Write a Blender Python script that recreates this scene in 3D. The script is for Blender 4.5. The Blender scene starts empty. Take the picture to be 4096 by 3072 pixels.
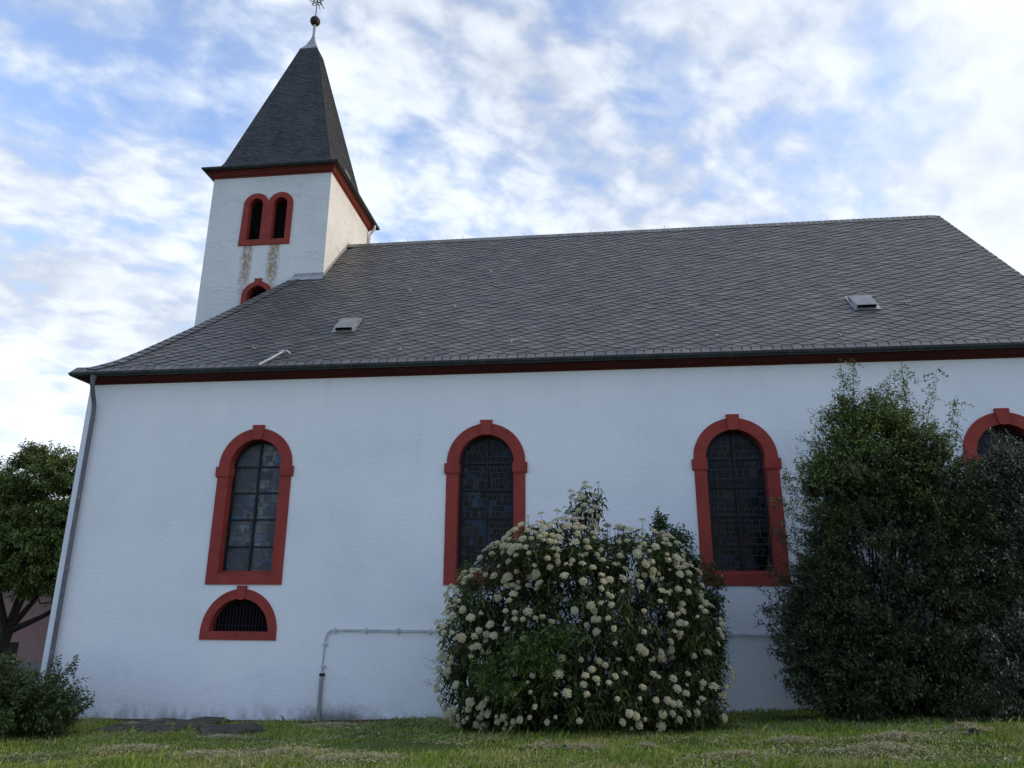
import bpy, bmesh, math, random
import numpy as np
from mathutils import Vector, Matrix, noise as mnoise
from mathutils.geometry import tessellate_polygon

random.seed(7); np.random.seed(7); RNG = np.random.default_rng(11)
SC = bpy.context.scene
COL = SC.collection
R = math.radians

# ------------------------------------------------------------------ camera
CAM_POS = Vector((12.473, -16.114, 2.417))
PITCH, YAW, ROLL, FPX = 0.28653512, 0.11396256, 0.00436657, 2895.84
cd = bpy.data.cameras.new('camera'); cam = bpy.data.objects.new('camera', cd); COL.objects.link(cam)
cd.sensor_width = 36; cd.lens = FPX / 4096 * 36; cd.clip_end = 6000; cd.clip_start = .1
fw = Vector((-math.sin(YAW)*math.cos(PITCH), math.cos(YAW)*math.cos(PITCH), math.sin(PITCH)))
rt = Vector((math.cos(YAW), math.sin(YAW), 0)); up = rt.cross(fw)
r2 = rt*math.cos(ROLL) + up*math.sin(ROLL); u2 = -rt*math.sin(ROLL) + up*math.cos(ROLL)
M = Matrix((( r2.x, u2.x, -fw.x, CAM_POS.x), (r2.y, u2.y, -fw.y, CAM_POS.y), (r2.z, u2.z, -fw.z, CAM_POS.z), (0,0,0,1)))
cam.matrix_world = M
SC.camera = cam

# ------------------------------------------------------------------ light
SUN_EL, SUN_AZ = 17.0, 4.5           # azimuth counted from +X towards +Y
SUN_STRENGTH = 1.0; SKY_STRENGTH = 0.12; EXPOSURE = 0.62
SC.cycles.max_bounces = 5; SC.cycles.diffuse_bounces = 3; SC.cycles.glossy_bounces = 2; SC.cycles.transmission_bounces = 2
SC.view_settings.view_transform = 'Standard'; SC.view_settings.look = 'None'
SC.view_settings.exposure = EXPOSURE; SC.view_settings.gamma = 1
sdir = Vector((math.cos(R(SUN_EL))*math.cos(R(SUN_AZ)), math.cos(R(SUN_EL))*math.sin(R(SUN_AZ)), math.sin(R(SUN_EL))))
sd = bpy.data.lights.new('sun', 'SUN'); sun = bpy.data.objects.new('sun', sd); COL.objects.link(sun)
sd.energy = SUN_STRENGTH; sd.angle = R(1.5); sd.color = (1.0, .80, .54)
sun.rotation_euler = (-sdir).to_track_quat('-Z', 'Y').to_euler(); sun.location = (40, 0, 40)

W = bpy.data.worlds.new('World'); SC.world = W; W.use_nodes = True
def build_world():
    nt = W.node_tree; n = nt.nodes; L = nt.links
    for x in list(n): n.remove(x)
    out = n.new('ShaderNodeOutputWorld'); bg = n.new('ShaderNodeBackground'); L.new(bg.outputs[0], out.inputs[0])
    bg.inputs['Strength'].default_value = SKY_STRENGTH
    sky = n.new('ShaderNodeTexSky'); sky.sky_type = 'NISHITA'; sky.sun_disc = False
    sky.sun_elevation = R(SUN_EL); sky.sun_rotation = R(90 - SUN_AZ)
    sky.air_density = 1.0; sky.dust_density = 1.2; sky.ozone_density = 2.0
    tc = n.new('ShaderNodeTexCoord'); sep = n.new('ShaderNodeSeparateXYZ'); L.new(tc.outputs['Generated'], sep.inputs[0])
    def math_(op, a, b=None, c=None):
        m = n.new('ShaderNodeMath'); m.operation = op
        for i, v in enumerate((a, b, c)):
            if v is None: continue
            if isinstance(v, (int, float)): m.inputs[i].default_value = v
            else: L.new(v, m.inputs[i])
        return m.outputs[0]
    def maprange(v, a, b, c=0., d=1., smooth=True):
        m = n.new('ShaderNodeMapRange'); m.interpolation_type = 'SMOOTHSTEP' if smooth else 'LINEAR'
        L.new(v, m.inputs[0])
        for i, x in enumerate((a, b, c, d)): m.inputs[i+1].default_value = x
        return m.outputs[0]
    z = math_('MAXIMUM', sep.outputs[2], 0.0); den = math_('ADD', z, 0.30)
    px = math_('DIVIDE', sep.outputs[0], den); py = math_('DIVIDE', sep.outputs[1], den)
    def plane(ang, sx, sy, off):
        c, s = math.cos(R(ang)), math.sin(R(ang))
        a = math_('ADD', math_('MULTIPLY', px, c*sx), math_('MULTIPLY', py, s*sx))
        b = math_('ADD', math_('MULTIPLY', px, -s*sy), math_('MULTIPLY', py, c*sy))
        cmb = n.new('ShaderNodeCombineXYZ'); L.new(a, cmb.inputs[0]); L.new(b, cmb.inputs[1]); cmb.inputs[2].default_value = off
        return cmb.outputs[0]
    def noise(vec, scale, detail, rough, dist=0.):
        t = n.new('ShaderNodeTexNoise'); L.new(vec, t.inputs['Vector'])
        t.inputs['Scale'].default_value = scale; t.inputs['Detail'].default_value = detail
        t.inputs['Roughness'].default_value = rough; t.inputs['Distortion'].default_value = dist
        return t.outputs['Fac']
    big = noise(plane(20, 1, 1.3, 3.1), 3.4, 4, .5, .15)
    puffs = noise(plane(35, 1, 1.25, 8.7), 12.0, 6, .52, .2)
    streak = noise(plane(-38, 3.2, .8, 1.9), 1.5, 5, .5, .15)
    # the share of soft streaky cloud grows towards the sun
    dsun = n.new('ShaderNodeVectorMath'); dsun.operation = 'DOT_PRODUCT'; L.new(tc.outputs['Generated'], dsun.inputs[0]); dsun.inputs[1].default_value = sdir
    ws = maprange(dsun.outputs['Value'], .35, .85)
    mixn = n.new('ShaderNodeMix'); mixn.data_type = 'FLOAT'; L.new(ws, mixn.inputs[0]); L.new(puffs, mixn.inputs[2]); L.new(streak, mixn.inputs[3])
    dens = math_('ADD', math_('MULTIPLY', mixn.outputs[0], .80), math_('MULTIPLY', big, .44))
    dens = math_('ADD', dens, math_('MULTIPLY', ws, .075))
    # fewer clouds in the half of the sky away from the church
    dens = math_('ADD', dens, maprange(sep.outputs[1], -.35, .35, -.20, 0.))
    # near the horizon the cloud deck closes up
    dens = math_('ADD', dens, maprange(z, .05, .62, .13, 0.))
    for (bx, by, bz, amt, rad) in BLUE_GAPS:
        d = n.new('ShaderNodeVectorMath'); d.operation = 'DOT_PRODUCT'; L.new(tc.outputs['Generated'], d.inputs[0]); d.inputs[1].default_value = (bx, by, bz)
        dens = math_('SUBTRACT', dens, maprange(d.outputs['Value'], math.cos(R(rad)), 1.0, 0., amt))
    mask = maprange(dens, .385, .69, .12, .94)
    thick = maprange(dens, .55, .82)
    ccol = n.new('ShaderNodeMix'); ccol.data_type = 'RGBA'
    ccol.inputs[6].default_value = (4.1, 4.6, 5.5, 1); ccol.inputs[7].default_value = (5.3, 5.65, 6.15, 1)
    L.new(thick, ccol.inputs[0])
    grey = noise(plane(10, 1, 1, 5.5), 2.2, 4, .5, .2)
    gv = maprange(math_('ADD', math_('MULTIPLY', grey, .6), math_('MULTIPLY', mixn.outputs[0], .4)), .36, .62, .80, 1.08)
    warm = n.new('ShaderNodeMix'); warm.data_type = 'RGBA'; L.new(maprange(dsun.outputs['Value'], .45, 1.0), warm.inputs[0])
    L.new(ccol.outputs[2], warm.inputs[6]); warm.inputs[7].default_value = (6.3, 6.15, 5.95, 1)
    mul = n.new('ShaderNodeVectorMath'); mul.operation = 'SCALE'; L.new(warm.outputs[2], mul.inputs[0]); L.new(gv, mul.inputs['Scale'])
    skm = n.new('ShaderNodeMix'); skm.data_type = 'RGBA'; skm.blend_type = 'MULTIPLY'; skm.inputs[0].default_value = 1
    L.new(sky.outputs[0], skm.inputs[6]); skm.inputs[7].default_value = SKY_TINT
    fin = n.new('ShaderNodeMix'); fin.data_type = 'RGBA'; L.new(mask, fin.inputs[0]); L.new(skm.outputs[2], fin.inputs[6]); L.new(mul.outputs[0], fin.inputs[7])
    L.new(fin.outputs[2], bg.inputs['Color'])
def pix_dir(px, py):      # direction of a photograph point (used only for where the gaps between the clouds lie)
    v = fw + r2*((px-2048)/FPX) - u2*((py-1536)/FPX); v.normalize(); return v
SKY_TINT = (2.1, 2.0, 2.15, 1)
BLUE_GAPS = [(*pix_dir(330, 330), .11, 7), (*pix_dir(760, 130), .08, 6), (*pix_dir(2640, 330), .13, 5), (*pix_dir(2480, 30), .07, 4),
             (*pix_dir(1000, 620), .04, 5), (*pix_dir(120, 500), .09, 5), (*pix_dir(3550, 250), .05, 5)]
build_world()

# ------------------------------------------------------------------ helpers
def ground_z(x, y):
    b = np.interp(x, [-40, -5, 1.24, 6.2, 9.5, 15, 17, 25, 60], [-.7, -.3, -.16, -.11, .02, .21, .34, .7, .9])
    z = b + .044*np.clip(-np.asarray(y, float), 0, 16.1)
    z = z - .045*np.clip(np.asarray(y, float), 0, 18)*np.clip((-np.asarray(x, float)-1)/6, 0, 1)
    return z
def gz(x, y): return float(ground_z(x, y))

def tag(o, label=None, cat=None, group=None, kind=None):
    for k, v in (('label', label), ('category', cat), ('group', group), ('kind', kind)):
        if v: o[k] = v
    return o
def empty(name, loc, label, cat, group=None):
    o = bpy.data.objects.new(name, None); COL.objects.link(o); o.location = loc; o.empty_display_size = .2
    return tag(o, label, cat, group)
def world_loc(o):
    l = Vector((0, 0, 0))
    while o: l += o.location; o = o.parent
    return l
class MB:
    "collects polygons, then links them as one mesh object"
    def __init__(s): s.v = []; s.f = []; s.m = []
    def poly(s, pts, m=0):
        i = len(s.v); s.v += [tuple(p) for p in pts]; s.f.append(tuple(range(i, i+len(pts)))); s.m.append(m)
    def raw(s, v, f, m=0):
        i = len(s.v); s.v += [tuple(p) for p in v]; s.f += [tuple(a+i for a in q) for q in f]; s.m += [m]*len(f)
    def box(s, a, b, m=0):
        x0, y0, z0 = a; x1, y1, z1 = b
        s.raw([(x0,y0,z0),(x1,y0,z0),(x1,y1,z0),(x0,y1,z0),(x0,y0,z1),(x1,y0,z1),(x1,y1,z1),(x0,y1,z1)],
              [(0,3,2,1),(4,5,6,7),(0,1,5,4),(1,2,6,5),(2,3,7,6),(3,0,4,7)], m)
    def tube(s, pts, rad, n=8, m=0, cap=True):
        pts = [Vector(p) for p in pts]; rads = rad if isinstance(rad, (list, tuple)) else [rad]*len(pts)
        rings = []; prev = None
        for i, p in enumerate(pts):
            t = (pts[min(i+1, len(pts)-1)] - pts[max(i-1, 0)])
            if t.length < 1e-9: t = Vector((0,0,1))
            t.normalize()
            a = prev if prev else (Vector((0,0,1)) if abs(t.z) < .9 else Vector((1,0,0)))
            a = (a - t*a.dot(t))
            if a.length < 1e-6: a = t.orthogonal()
            a.normalize(); b = t.cross(a); prev = a
            rings.append([p + (a*math.cos(2*math.pi*k/n) + b*math.sin(2*math.pi*k/n))*rads[i] for k in range(n)])
        base = len(s.v)
        for r_ in rings: s.v += [tuple(q) for q in r_]
        for i in range(len(rings)-1):
            for k in range(n):
                s.f.append((base+i*n+k, base+i*n+(k+1)%n, base+(i+1)*n+(k+1)%n, base+(i+1)*n+k)); s.m.append(m)
        if cap:
            s.f.append(tuple(base+k for k in range(n))[::-1]); s.m.append(m)
            s.f.append(tuple(base+(len(rings)-1)*n+k for k in range(n))); s.m.append(m)
    def build(s, name, mats, parent=None, smooth=False, weld=False, fixn=False):
        me = bpy.data.meshes.new(name); off = world_loc(parent) if parent else Vector((0,0,0))
        me.from_pydata([(x-off.x, y-off.y, z-off.z) for x, y, z in s.v], [], s.f)
        mats = mats if isinstance(mats, (list, tuple)) else [mats]
        for q in mats: me.materials.append(q)
        me.polygons.foreach_set('material_index', s.m)
        if weld or fixn:
            bm = bmesh.new(); bm.from_mesh(me)
            if weld: bmesh.ops.remove_doubles(bm, verts=bm.verts, dist=1e-4)
            if fixn: bmesh.ops.recalc_face_normals(bm, faces=bm.faces)
            bm.to_mesh(me); bm.free()
        if smooth: me.polygons.foreach_set('use_smooth', [True]*len(me.polygons))
        me.update()
        o = bpy.data.objects.new(name, me); COL.objects.link(o)
        if parent: o.parent = parent
        return o
def np_mesh(name, V, quads, mats, parent=None, mi=None, smooth=False, tris=False):
    k = 3 if tris else 4
    off = world_loc(parent) if parent else Vector((0,0,0))
    V = np.asarray(V, np.float32) - np.array(off, np.float32)
    me = bpy.data.meshes.new(name); me.vertices.add(len(V)); me.vertices.foreach_set('co', V.ravel())
    q = np.asarray(quads, np.int32); me.loops.add(q.size); me.loops.foreach_set('vertex_index', q.ravel())
    me.polygons.add(len(q)); me.polygons.foreach_set('loop_start', np.arange(len(q), dtype=np.int32)*k)
    for m in (mats if isinstance(mats, (list, tuple)) else [mats]): me.materials.append(m)
    if mi is not None: me.polygons.foreach_set('material_index', np.asarray(mi, np.int32))
    if smooth: me.polygons.foreach_set('use_smooth', np.ones(len(q), bool))
    me.update(calc_edges=True); me.validate()
    o = bpy.data.objects.new(name, me); COL.objects.link(o)
    if parent: o.parent = parent
    return o

# ------------------------------------------------------------------ materials
class NT:
    def __init__(s, name, rough=.8, spec=.3):
        s.mat = bpy.data.materials.new(name); s.mat.use_nodes = True; s.nt = s.mat.node_tree
        s.n = s.nt.nodes; s.L = s.nt.links; s.b = s.n['Principled BSDF']
        s.b.inputs['Roughness'].default_value = rough; s.b.inputs['Specular IOR Level'].default_value = spec
        s.obj = None
    def coord(s, kind='Object'):
        if not s.obj: s.obj = s.n.new('ShaderNodeTexCoord')
        return s.obj.outputs[kind]
    def mapping(s, scale=(1,1,1), rot=(0,0,0), loc=(0,0,0), kind='Object'):
        m = s.n.new('ShaderNodeMapping'); s.L.new(s.coord(kind), m.inputs[0]); m.inputs['Scale'].default_value = scale
        m.inputs['Rotation'].default_value = rot; m.inputs['Location'].default_value = loc; return m.outputs[0]
    def noise(s, scale=5, detail=4, rough=.55, vec=None, dist=0):
        t = s.n.new('ShaderNodeTexNoise'); s.L.new(vec if vec is not None else s.coord(), t.inputs['Vector'])
        t.inputs['Scale'].default_value = scale; t.inputs['Detail'].default_value = detail
        t.inputs['Roughness'].default_value = rough; t.inputs['Distortion'].default_value = dist; return t.outputs['Fac']
    def ramp(s, fac, stops):
        r = s.n.new('ShaderNodeValToRGB'); s.L.new(fac, r.inputs[0]); e = r.color_ramp.elements
        while len(e) < len(stops): e.new(.5)
        for q, (p, c) in zip(e, stops): q.position = p; q.color = (*c, 1) if len(c) == 3 else c
        return r.outputs[0]
    def math(s, op, a, b=None, clamp=False):
        m = s.n.new('ShaderNodeMath'); m.operation = op; m.use_clamp = clamp
        for i, v in enumerate((a, b)):
            if v is None: continue
            if isinstance(v, (int, float)): m.inputs[i].default_value = v
            else: s.L.new(v, m.inputs[i])
        return m.outputs[0]
    def mr(s, v, a, b, c=0., d=1.):
        m = s.n.new('ShaderNodeMapRange'); m.interpolation_type = 'SMOOTHSTEP'; s.L.new(v, m.inputs[0])
        for i, x in enumerate((a, b, c, d)): m.inputs[i+1].default_value = x
        return m.outputs[0]
    def mix(s, fac, a, b, mode='MIX'):
        m = s.n.new('ShaderNodeMix'); m.data_type = 'RGBA'; m.blend_type = mode
        if isinstance(fac, (int, float)): m.inputs[0].default_value = fac
        else: s.L.new(fac, m.inputs[0])
        for i, v in ((6, a), (7, b)):
            if isinstance(v, tuple): m.inputs[i].default_value = (*v, 1) if len(v) == 3 else v
            else: s.L.new(v, m.inputs[i])
        return m.outputs[2]
    def island(s):
        return s.n.new('ShaderNodeNewGeometry').outputs['Random Per Island']
    def xyz(s):
        p = s.n.new('ShaderNodeSeparateXYZ'); s.L.new(s.coord(), p.inputs[0]); return p.outputs
    def color(s, c):
        if isinstance(c, tuple): s.b.inputs['Base Color'].default_value = (*c, 1)
        else: s.L.new(c, s.b.inputs['Base Color'])
    def bump(s, h, strength=.4, dist=.02, prev=None):
        b = s.n.new('ShaderNodeBump'); b.inputs['Strength'].default_value = strength; b.inputs['Distance'].default_value = dist
        s.L.new(h, b.inputs['Height'])
        if prev is not None: s.L.new(prev, b.inputs['Normal'])
        s.L.new(b.outputs[0], s.b.inputs['Normal']); return b.outputs[0]
MAT = {}
def plain(name, c, rough=.7, spec=.3, var=.25, scale=6, metal=0, bump=0):
    m = NT(name, rough, spec); f = m.noise(scale, 5, .6)
    lo = tuple(x*(1-var) for x in c); hi = tuple(min(1, x*(1+var)) for x in c)
    m.color(m.ramp(f, [(.3, lo), (.7, hi)])); m.b.inputs['Metallic'].default_value = metal
    if bump: m.bump(m.noise(scale*8, 4, .6), bump, .01)
    MAT[name] = m.mat; return m

def make_materials():
    # lime plaster, brushed on: fine trowel relief, faint stains, mould at the foot and under the belfry sill
    m = NT('white_plaster', .92, .15)
    base = m.ramp(m.noise(.38, 7, .62), [(.25, (.67, .69, .71)), (.5, (.76, .775, .785)), (.75, (.82, .82, .81))])
    run = m.noise(1.0, 6, .65, m.mapping((2.2, 1, .16)))
    x, y, z = m.xyz()
    base = m.mix(m.math('MULTIPLY', m.mr(run, .52, .72, 0, .20), m.mr(z, 4.0, 7.4, .15, 1)), base, (.55, .55, .53))
    x, y, z = m.xyz()
    speck = m.noise(2.3, 7, .72, m.mapping((1, 1, 1.8)))
    base = m.mix(m.mr(speck, .64, .76, 0, .35), base, (.45, .43, .44))
    low = m.math('MULTIPLY', m.mr(z, .15, 1.5, 1, 0), m.mr(m.noise(1.6, 6, .7, m.mapping((1, 1, 1.4))), .50, .68))
    base = m.mix(m.math('MULTIPLY', low, .20), base, (.40, .38, .39))
    foot = m.math('MULTIPLY', m.mr(z, -.15, .28, 1, 0), m.mr(m.noise(2.2, 6, .7, m.mapping((1, 1, .6), loc=(3, 0, 0))), .42, .6))
    base = m.mix(m.math('MULTIPLY', foot, .55), base, (.22, .19, .18))
    dx = m.math('ABSOLUTE', m.math('SUBTRACT', x, 6.85))
    rag = m.math('MULTIPLY', m.math('SUBTRACT', m.noise(5, 6, .7), .5), 1.0)
    mould = m.math('MULTIPLY', m.mr(m.math('ADD', dx, rag), .25, 1.1, 1, 0), m.mr(m.math('ADD', z, m.math('MULTIPLY', rag, .5)), -.12, .33, 1, 0))
    base = m.mix(m.math('MULTIPLY', mould, .8), base, (.10, .085, .075))
    h1 = m.noise(9, 6, .62, m.mapping((1, 1, 1.9), rot=(0, R(12), 0))); h2 = m.noise(45, 3, .6)
    n1 = m.bump(h1, .42, .026); m.bump(h2, .28, .006, n1)
    m.color(base); MAT['white_plaster'] = m.mat
    m = NT('tower_plaster', .93, .12)
    base = m.ramp(m.noise(.7, 7, .65, m.mapping((1, 1, .7))), [(.3, (.60, .61, .60)), (.55, (.70, .70, .69)), (.8, (.76, .75, .73))])
    x, y, z = m.xyz()
    wear = m.noise(1.6, 8, .72, m.mapping((.6, .6, 2.6)))
    base = m.mix(m.mr(wear, .56, .72, 0, .45), base, (.40, .36, .34))
    rag = m.math('MULTIPLY', m.math('SUBTRACT', m.noise(4.5, 7, .75), .5), .55)
    for cx, w in ((1.78, .26), (2.66, .26)):
        d = m.math('ABSOLUTE', m.math('SUBTRACT', m.math('ADD', x, m.math('MULTIPLY', rag, .6)), cx))
        st = m.math('MULTIPLY', m.mr(d, .05, w, 1, 0), m.mr(m.math('ADD', z, m.math('MULTIPLY', rag, 1.6)), 10.7, 12.6, .22, 1))
        st = m.math('MULTIPLY', st, m.mr(z, 13.08, 13.2, 1, 0))
        st = m.math('MULTIPLY', st, m.mr(y, 3.9, 4.1, 1, 0))
        tone = m.mix(m.mr(m.noise(7, 5, .7), .45, .6), (.20, .125, .06), (.38, .20, .045))
        brk = m.mr(m.noise(11, 6, .7, m.mapping((1, 1, .7))), .36, .56, .25, 1)
        base = m.mix(m.math('MULTIPLY', m.math('MULTIPLY', st, brk), .85), base, tone)
    n1 = m.bump(m.noise(8, 6, .65, m.mapping((1, 1, 1.6))), .65, .04); m.bump(m.noise(40, 3, .6), .3, .006, n1)
    m.color(base); MAT['tower_plaster'] = m.mat
    # red painted stone
    m = NT('red_stone', .82, .25)
    c = m.ramp(m.noise(3.0, 6, .65), [(.3, (.24, .036, .028)), (.6, (.30, .049, .037)), (.8, (.34, .066, .050))])
    c = m.mix(m.mr(m.noise(1.7, 7, .7, m.mapping((1, 1, .6))), .46, .70, 0, .55), c, (.17, .036, .030))
    c = m.mix(m.mr(m.noise(26, 5, .7), .62, .74, 0, .35), c, (.15, .030, .026))
    c = m.mix(m.mr(m.noise(7.3, 6, .75, m.mapping(loc=(3, 1, 2))), .70, .76, 0, .6), c, (.36, .20, .15))
    m.color(c); m.bump(m.noise(40, 4, .6), .35, .008); MAT['red_stone'] = m.mat
    m = NT('red_timber', .7, .3)
    c = m.ramp(m.noise(2.0, 6, .6, m.mapping((.3, .3, 4))), [(.3, (.14, .024, .019)), (.7, (.20, .033, .025))]); m.color(c); MAT['red_timber'] = m.mat
    m = NT('shaded_timber', .75, .2)  # the red timber again, its colour darkened for the shade under the nave eaves
    c = m.ramp(m.noise(2.0, 6, .6, m.mapping((.3, .3, 4))), [(.3, (.065, .013, .010)), (.7, (.10, .018, .014))]); m.color(c); MAT['shaded_timber'] = m.mat
    # slate: every stone has its own tone
    def slate(name, lo, hi, rough, lich, blue=0):
        m = NT(name, rough, .7 if 'roof' in name else .35)
        r = m.island()
        c = m.ramp(r, [(0, lo), (.5, tuple((a+b)/2 for a, b in zip(lo, hi))), (.93, hi), (1, tuple(min(1, q*1.22) for q in hi))])
        c = m.mix(m.mr(m.noise(1.1, 6, .6), .35, .7), c, m.mix(.4, c, (.065, .068, .075)))
        c = m.mix(m.mr(m.noise(.9, 6, .62, m.mapping((1.6, 1, .6), loc=(4, 2, 0))), .5, .72, 0, .45), c, (.085, .070, .058))
        c = m.mix(m.mr(m.noise(6.5, 5, .7), .68, .76, 0, lich), c, (.28, .27, .24))
        if 'roof' in name:      # darker below the tower: weaker sky reflection put into the colour, ragged limit
            x, y, z = m.xyz(); e = m.math('ADD', m.math('SUBTRACT', x, m.math('MULTIPLY', m.math('SUBTRACT', 12.0, z), .45)), m.math('MULTIPLY', m.math('SUBTRACT', m.noise(.8, 6, .7), .5), 5.0))
            c = m.mix(m.mr(e, 2.2, 5.6, .62, 0), c, m.mix(m.island(), (.040, .040, .042), (.080, .076, .072)))
        m.color(c); rr = m.mr(m.noise(14, 4, .6), .3, .7, rough-.1, rough+.14); m.L.new(rr, m.b.inputs['Roughness'])
        m.bump(m.noise(30, 4, .6), .25, .006); MAT[name] = m.mat
    slate('roof_slate', (.090, .078, .067), (.164, .143, .122), .48, .26)
    slate('spire_slate', (.030, .031, .034), (.056, .056, .058), .70, .14)
    plain('slate_edge', (.016, .015, .017), .9, .1, .3, 9)  # near-black: shade of the joints put into the colour, along with dirt
    # metals
    m = plain('zinc_dark', (.048, .056, .056), .45, .5, .35, 5, .55)
    m = plain('zinc_grey', (.27, .26, .25), .6, .4, .2, 4, .2)
    m = plain('zinc_light', (.42, .44, .45), .38, .5, .2, 5, .7)
    m = plain('seam_zinc', (.085, .095, .095), .5, .4, .3, 5, .3)
    m = plain('lead_sheet', (.30, .31, .32), .6, .4, .2, 5)
    m = plain('pipe_grey', (.12, .125, .15), .6, .3, .2, 5, .1)
    m = plain('wrought_iron', (.018, .018, .022), .6, .4, .3, 12, .3)
    m = plain('old_copper', (.030, .016, .013), .6, .3, .5, 6, 0)
    m = plain('bar_black', (.010, .010, .012), .6, .3, .2, 8)
    m = plain('louvre_wood', (.020, .016, .015), .8, .2, .4, 6)
    m = plain('dark_void', (.006, .006, .007), .95, .05, .2, 6)
    m = plain('service_grey', (.52, .53, .55), .6, .3, .25, 5)
    m = plain('white_frame', (.7, .72, .74), .4, .4, .1, 5)
    # leaded glass
    def glass(name, seed, dark, tints, bright):
        m = NT(name, .3, .10)
        v = m.mapping((1, 1, 1), loc=(seed, 0, seed*.37))
        xs = m.n.new('ShaderNodeSeparateXYZ'); m.L.new(v, xs.inputs[0])
        cmb = m.n.new('ShaderNodeCombineXYZ'); m.L.new(xs.outputs[0], cmb.inputs[0]); m.L.new(xs.outputs[2], cmb.inputs[1])
        br = m.n.new('ShaderNodeTexBrick'); m.L.new(cmb.outputs[0], br.inputs['Vector'])
        br.inputs['Scale'].default_value = 1; br.inputs['Mortar Size'].default_value = .0055; br.inputs['Brick Width'].default_value = .15
        br.inputs['Row Height'].default_value = .125; br.offset = .37; br.offset_frequency = 2; br.squash = .55; br.squash_frequency = 3
        br.inputs['Color1'].default_value = (0, 0, 0, 1); br.inputs['Color2'].default_value = (1, 1, 1, 1); br.inputs['Mortar'].default_value = (.5, .5, .5, 1)
        br.inputs['Mortar Smooth'].default_value = .1
        b2 = m.n.new('ShaderNodeTexBrick'); m.L.new(cmb.outputs[0], b2.inputs['Vector']); b2.inputs['Scale'].default_value = 1; b2.inputs['Mortar Size'].default_value = .0055
        b2.inputs['Brick Width'].default_value = .31; b2.inputs['Row Height'].default_value = .207; b2.offset = .61; b2.squash = .45; b2.squash_frequency = 2
        b2.inputs['Color1'].default_value = (0, 0, 0, 1); b2.inputs['Color2'].default_value = (1, 1, 1, 1); b2.inputs['Mortar'].default_value = (.5, .5, .5, 1)
        sel = m.math('GREATER_THAN', m.noise(2.1, 2, .5, m.mapping((1.4, 1, 1), loc=(seed*1.7, 0, 3))), .52)
        col = m.mix(sel, br.outputs['Color'], b2.outputs['Color'])
        fm = m.n.new('ShaderNodeMix'); fm.data_type = 'FLOAT'; m.L.new(sel, fm.inputs[0]); m.L.new(br.outputs['Fac'], fm.inputs[2]); m.L.new(b2.outputs['Fac'], fm.inputs[3]); fac = fm.outputs[0]
        cell = m.math('MULTIPLY', col, 1.0)
        zone = m.noise(1.25, 3, .5, m.mapping((1, 1, .8), loc=(seed*2.2, 0, 1)))
        c = m.ramp(cell, tints)
        z = m.mr(zone, .40, .62)
        c = m.mix(z, m.mix(.8, c, dark), c)
        lead = m.mix(z, (.060, .060, .064), (.040, .040, .044))
        c = m.mix(fac, c, lead)
        m.color(c)
        rr = m.math('ADD', m.math('MULTIPLY', cell, .18), .10); m.L.new(rr, m.b.inputs['Roughness'])
        n1 = m.bump(cell, .25, .01); m.bump(m.noise(7, 3, .5), .12, .02, n1)
        MAT[name] = m.mat
    glass('glass_pale', 2.0, (.05, .055, .06), [(0, (.040, .048, .062)), (.3, (.09, .10, .115)), (.5, (.17, .17, .155)), (.7, (.07, .11, .18)), (.88, (.22, .23, .22)), (1, (.05, .12, .24))], 1)
    dk = (.003, .003, .004)
    glass('glass_dark', 5.0, dk, [(0, (.002, .003, .004)), (.45, (.008, .010, .014)), (.68, (.026, .030, .040)), (.85, (.014, .036, .080)), (1, (.055, .062, .072))], 0)
    glass('glass_deep', 9.0, dk, [(0, (.002, .003, .004)), (.45, (.007, .008, .011)), (.65, (.032, .035, .042)), (.82, (.014, .030, .065)), (1, (.045, .028, .016))], 0)
    # ground
    m = NT('soil', .95, .1)
    c = m.ramp(m.noise(1.3, 7, .65), [(.3, (.045, .070, .018)), (.55, (.075, .105, .026)), (.75, (.12, .115, .045))])
    x, y, z = m.xyz()
    edge = m.math('MULTIPLY', m.mr(m.math('ADD', y, m.math('MULTIPLY', m.noise(2, 5, .6), .8)), -.60, .15), m.math('MULTIPLY', m.mr(x, -.8, .2), m.math('MULTIPLY', m.mr(x, 8, 11, 1, 0), m.mr(y, 11, 12, 1, 0))))
    c = m.mix(edge, c, m.ramp(m.noise(9, 6, .7), [(.35, (.045, .028, .020)), (.6, (.11, .060, .040)), (.75, (.16, .12, .08))]))
    m.color(c); m.bump(m.noise(12, 6, .7), .7, .05); MAT['soil'] = m.mat
    def leafy(name, stops, rough=.55, trans=.22, spec=.35, clump=None, clump_scale=1.0, young=None):
        m = NT(name, rough, spec); c = m.ramp(m.island(), stops)
        if clump:
            f = m.noise(clump_scale, 4, .6)
            if young: f = m.math('ADD', f, m.mr(m.xyz()[2], young[0], young[1], -.09, .22))      # lighter top: new growth, plus light from above put into the colour
            c = m.mix(m.mr(f, .48, .66, 0, .85), c, m.ramp(m.island(), clump))
        m.color(c)
        if trans:
            t = m.n.new('ShaderNodeBsdfTranslucent'); m.L.new(m.b.inputs['Base Color'].links[0].from_socket, t.inputs[0])
            mx = m.n.new('ShaderNodeMixShader'); mx.inputs[0].default_value = trans
            m.L.new(m.b.outputs[0], mx.inputs[1]); m.L.new(t.outputs[0], mx.inputs[2]); m.L.new(mx.outputs[0], m.n['Material Output'].inputs[0])
        MAT[name] = m.mat
    leafy('grass_blade', [(0, (.12, .195, .022)), (.45, (.22, .325, .038)), (.75, (.30, .375, .055)), (.9, (.27, .24, .11)), (1, (.40, .32, .18))], .7, .25, .2,
          [(0, (.22, .26, .050)), (.5, (.34, .35, .10)), (1, (.54, .47, .25))], .75)
    leafy('dry_grass', [(0, (.24, .21, .10)), (.5, (.42, .38, .21)), (1, (.62, .56, .37))], .85, .2, .1)
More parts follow.
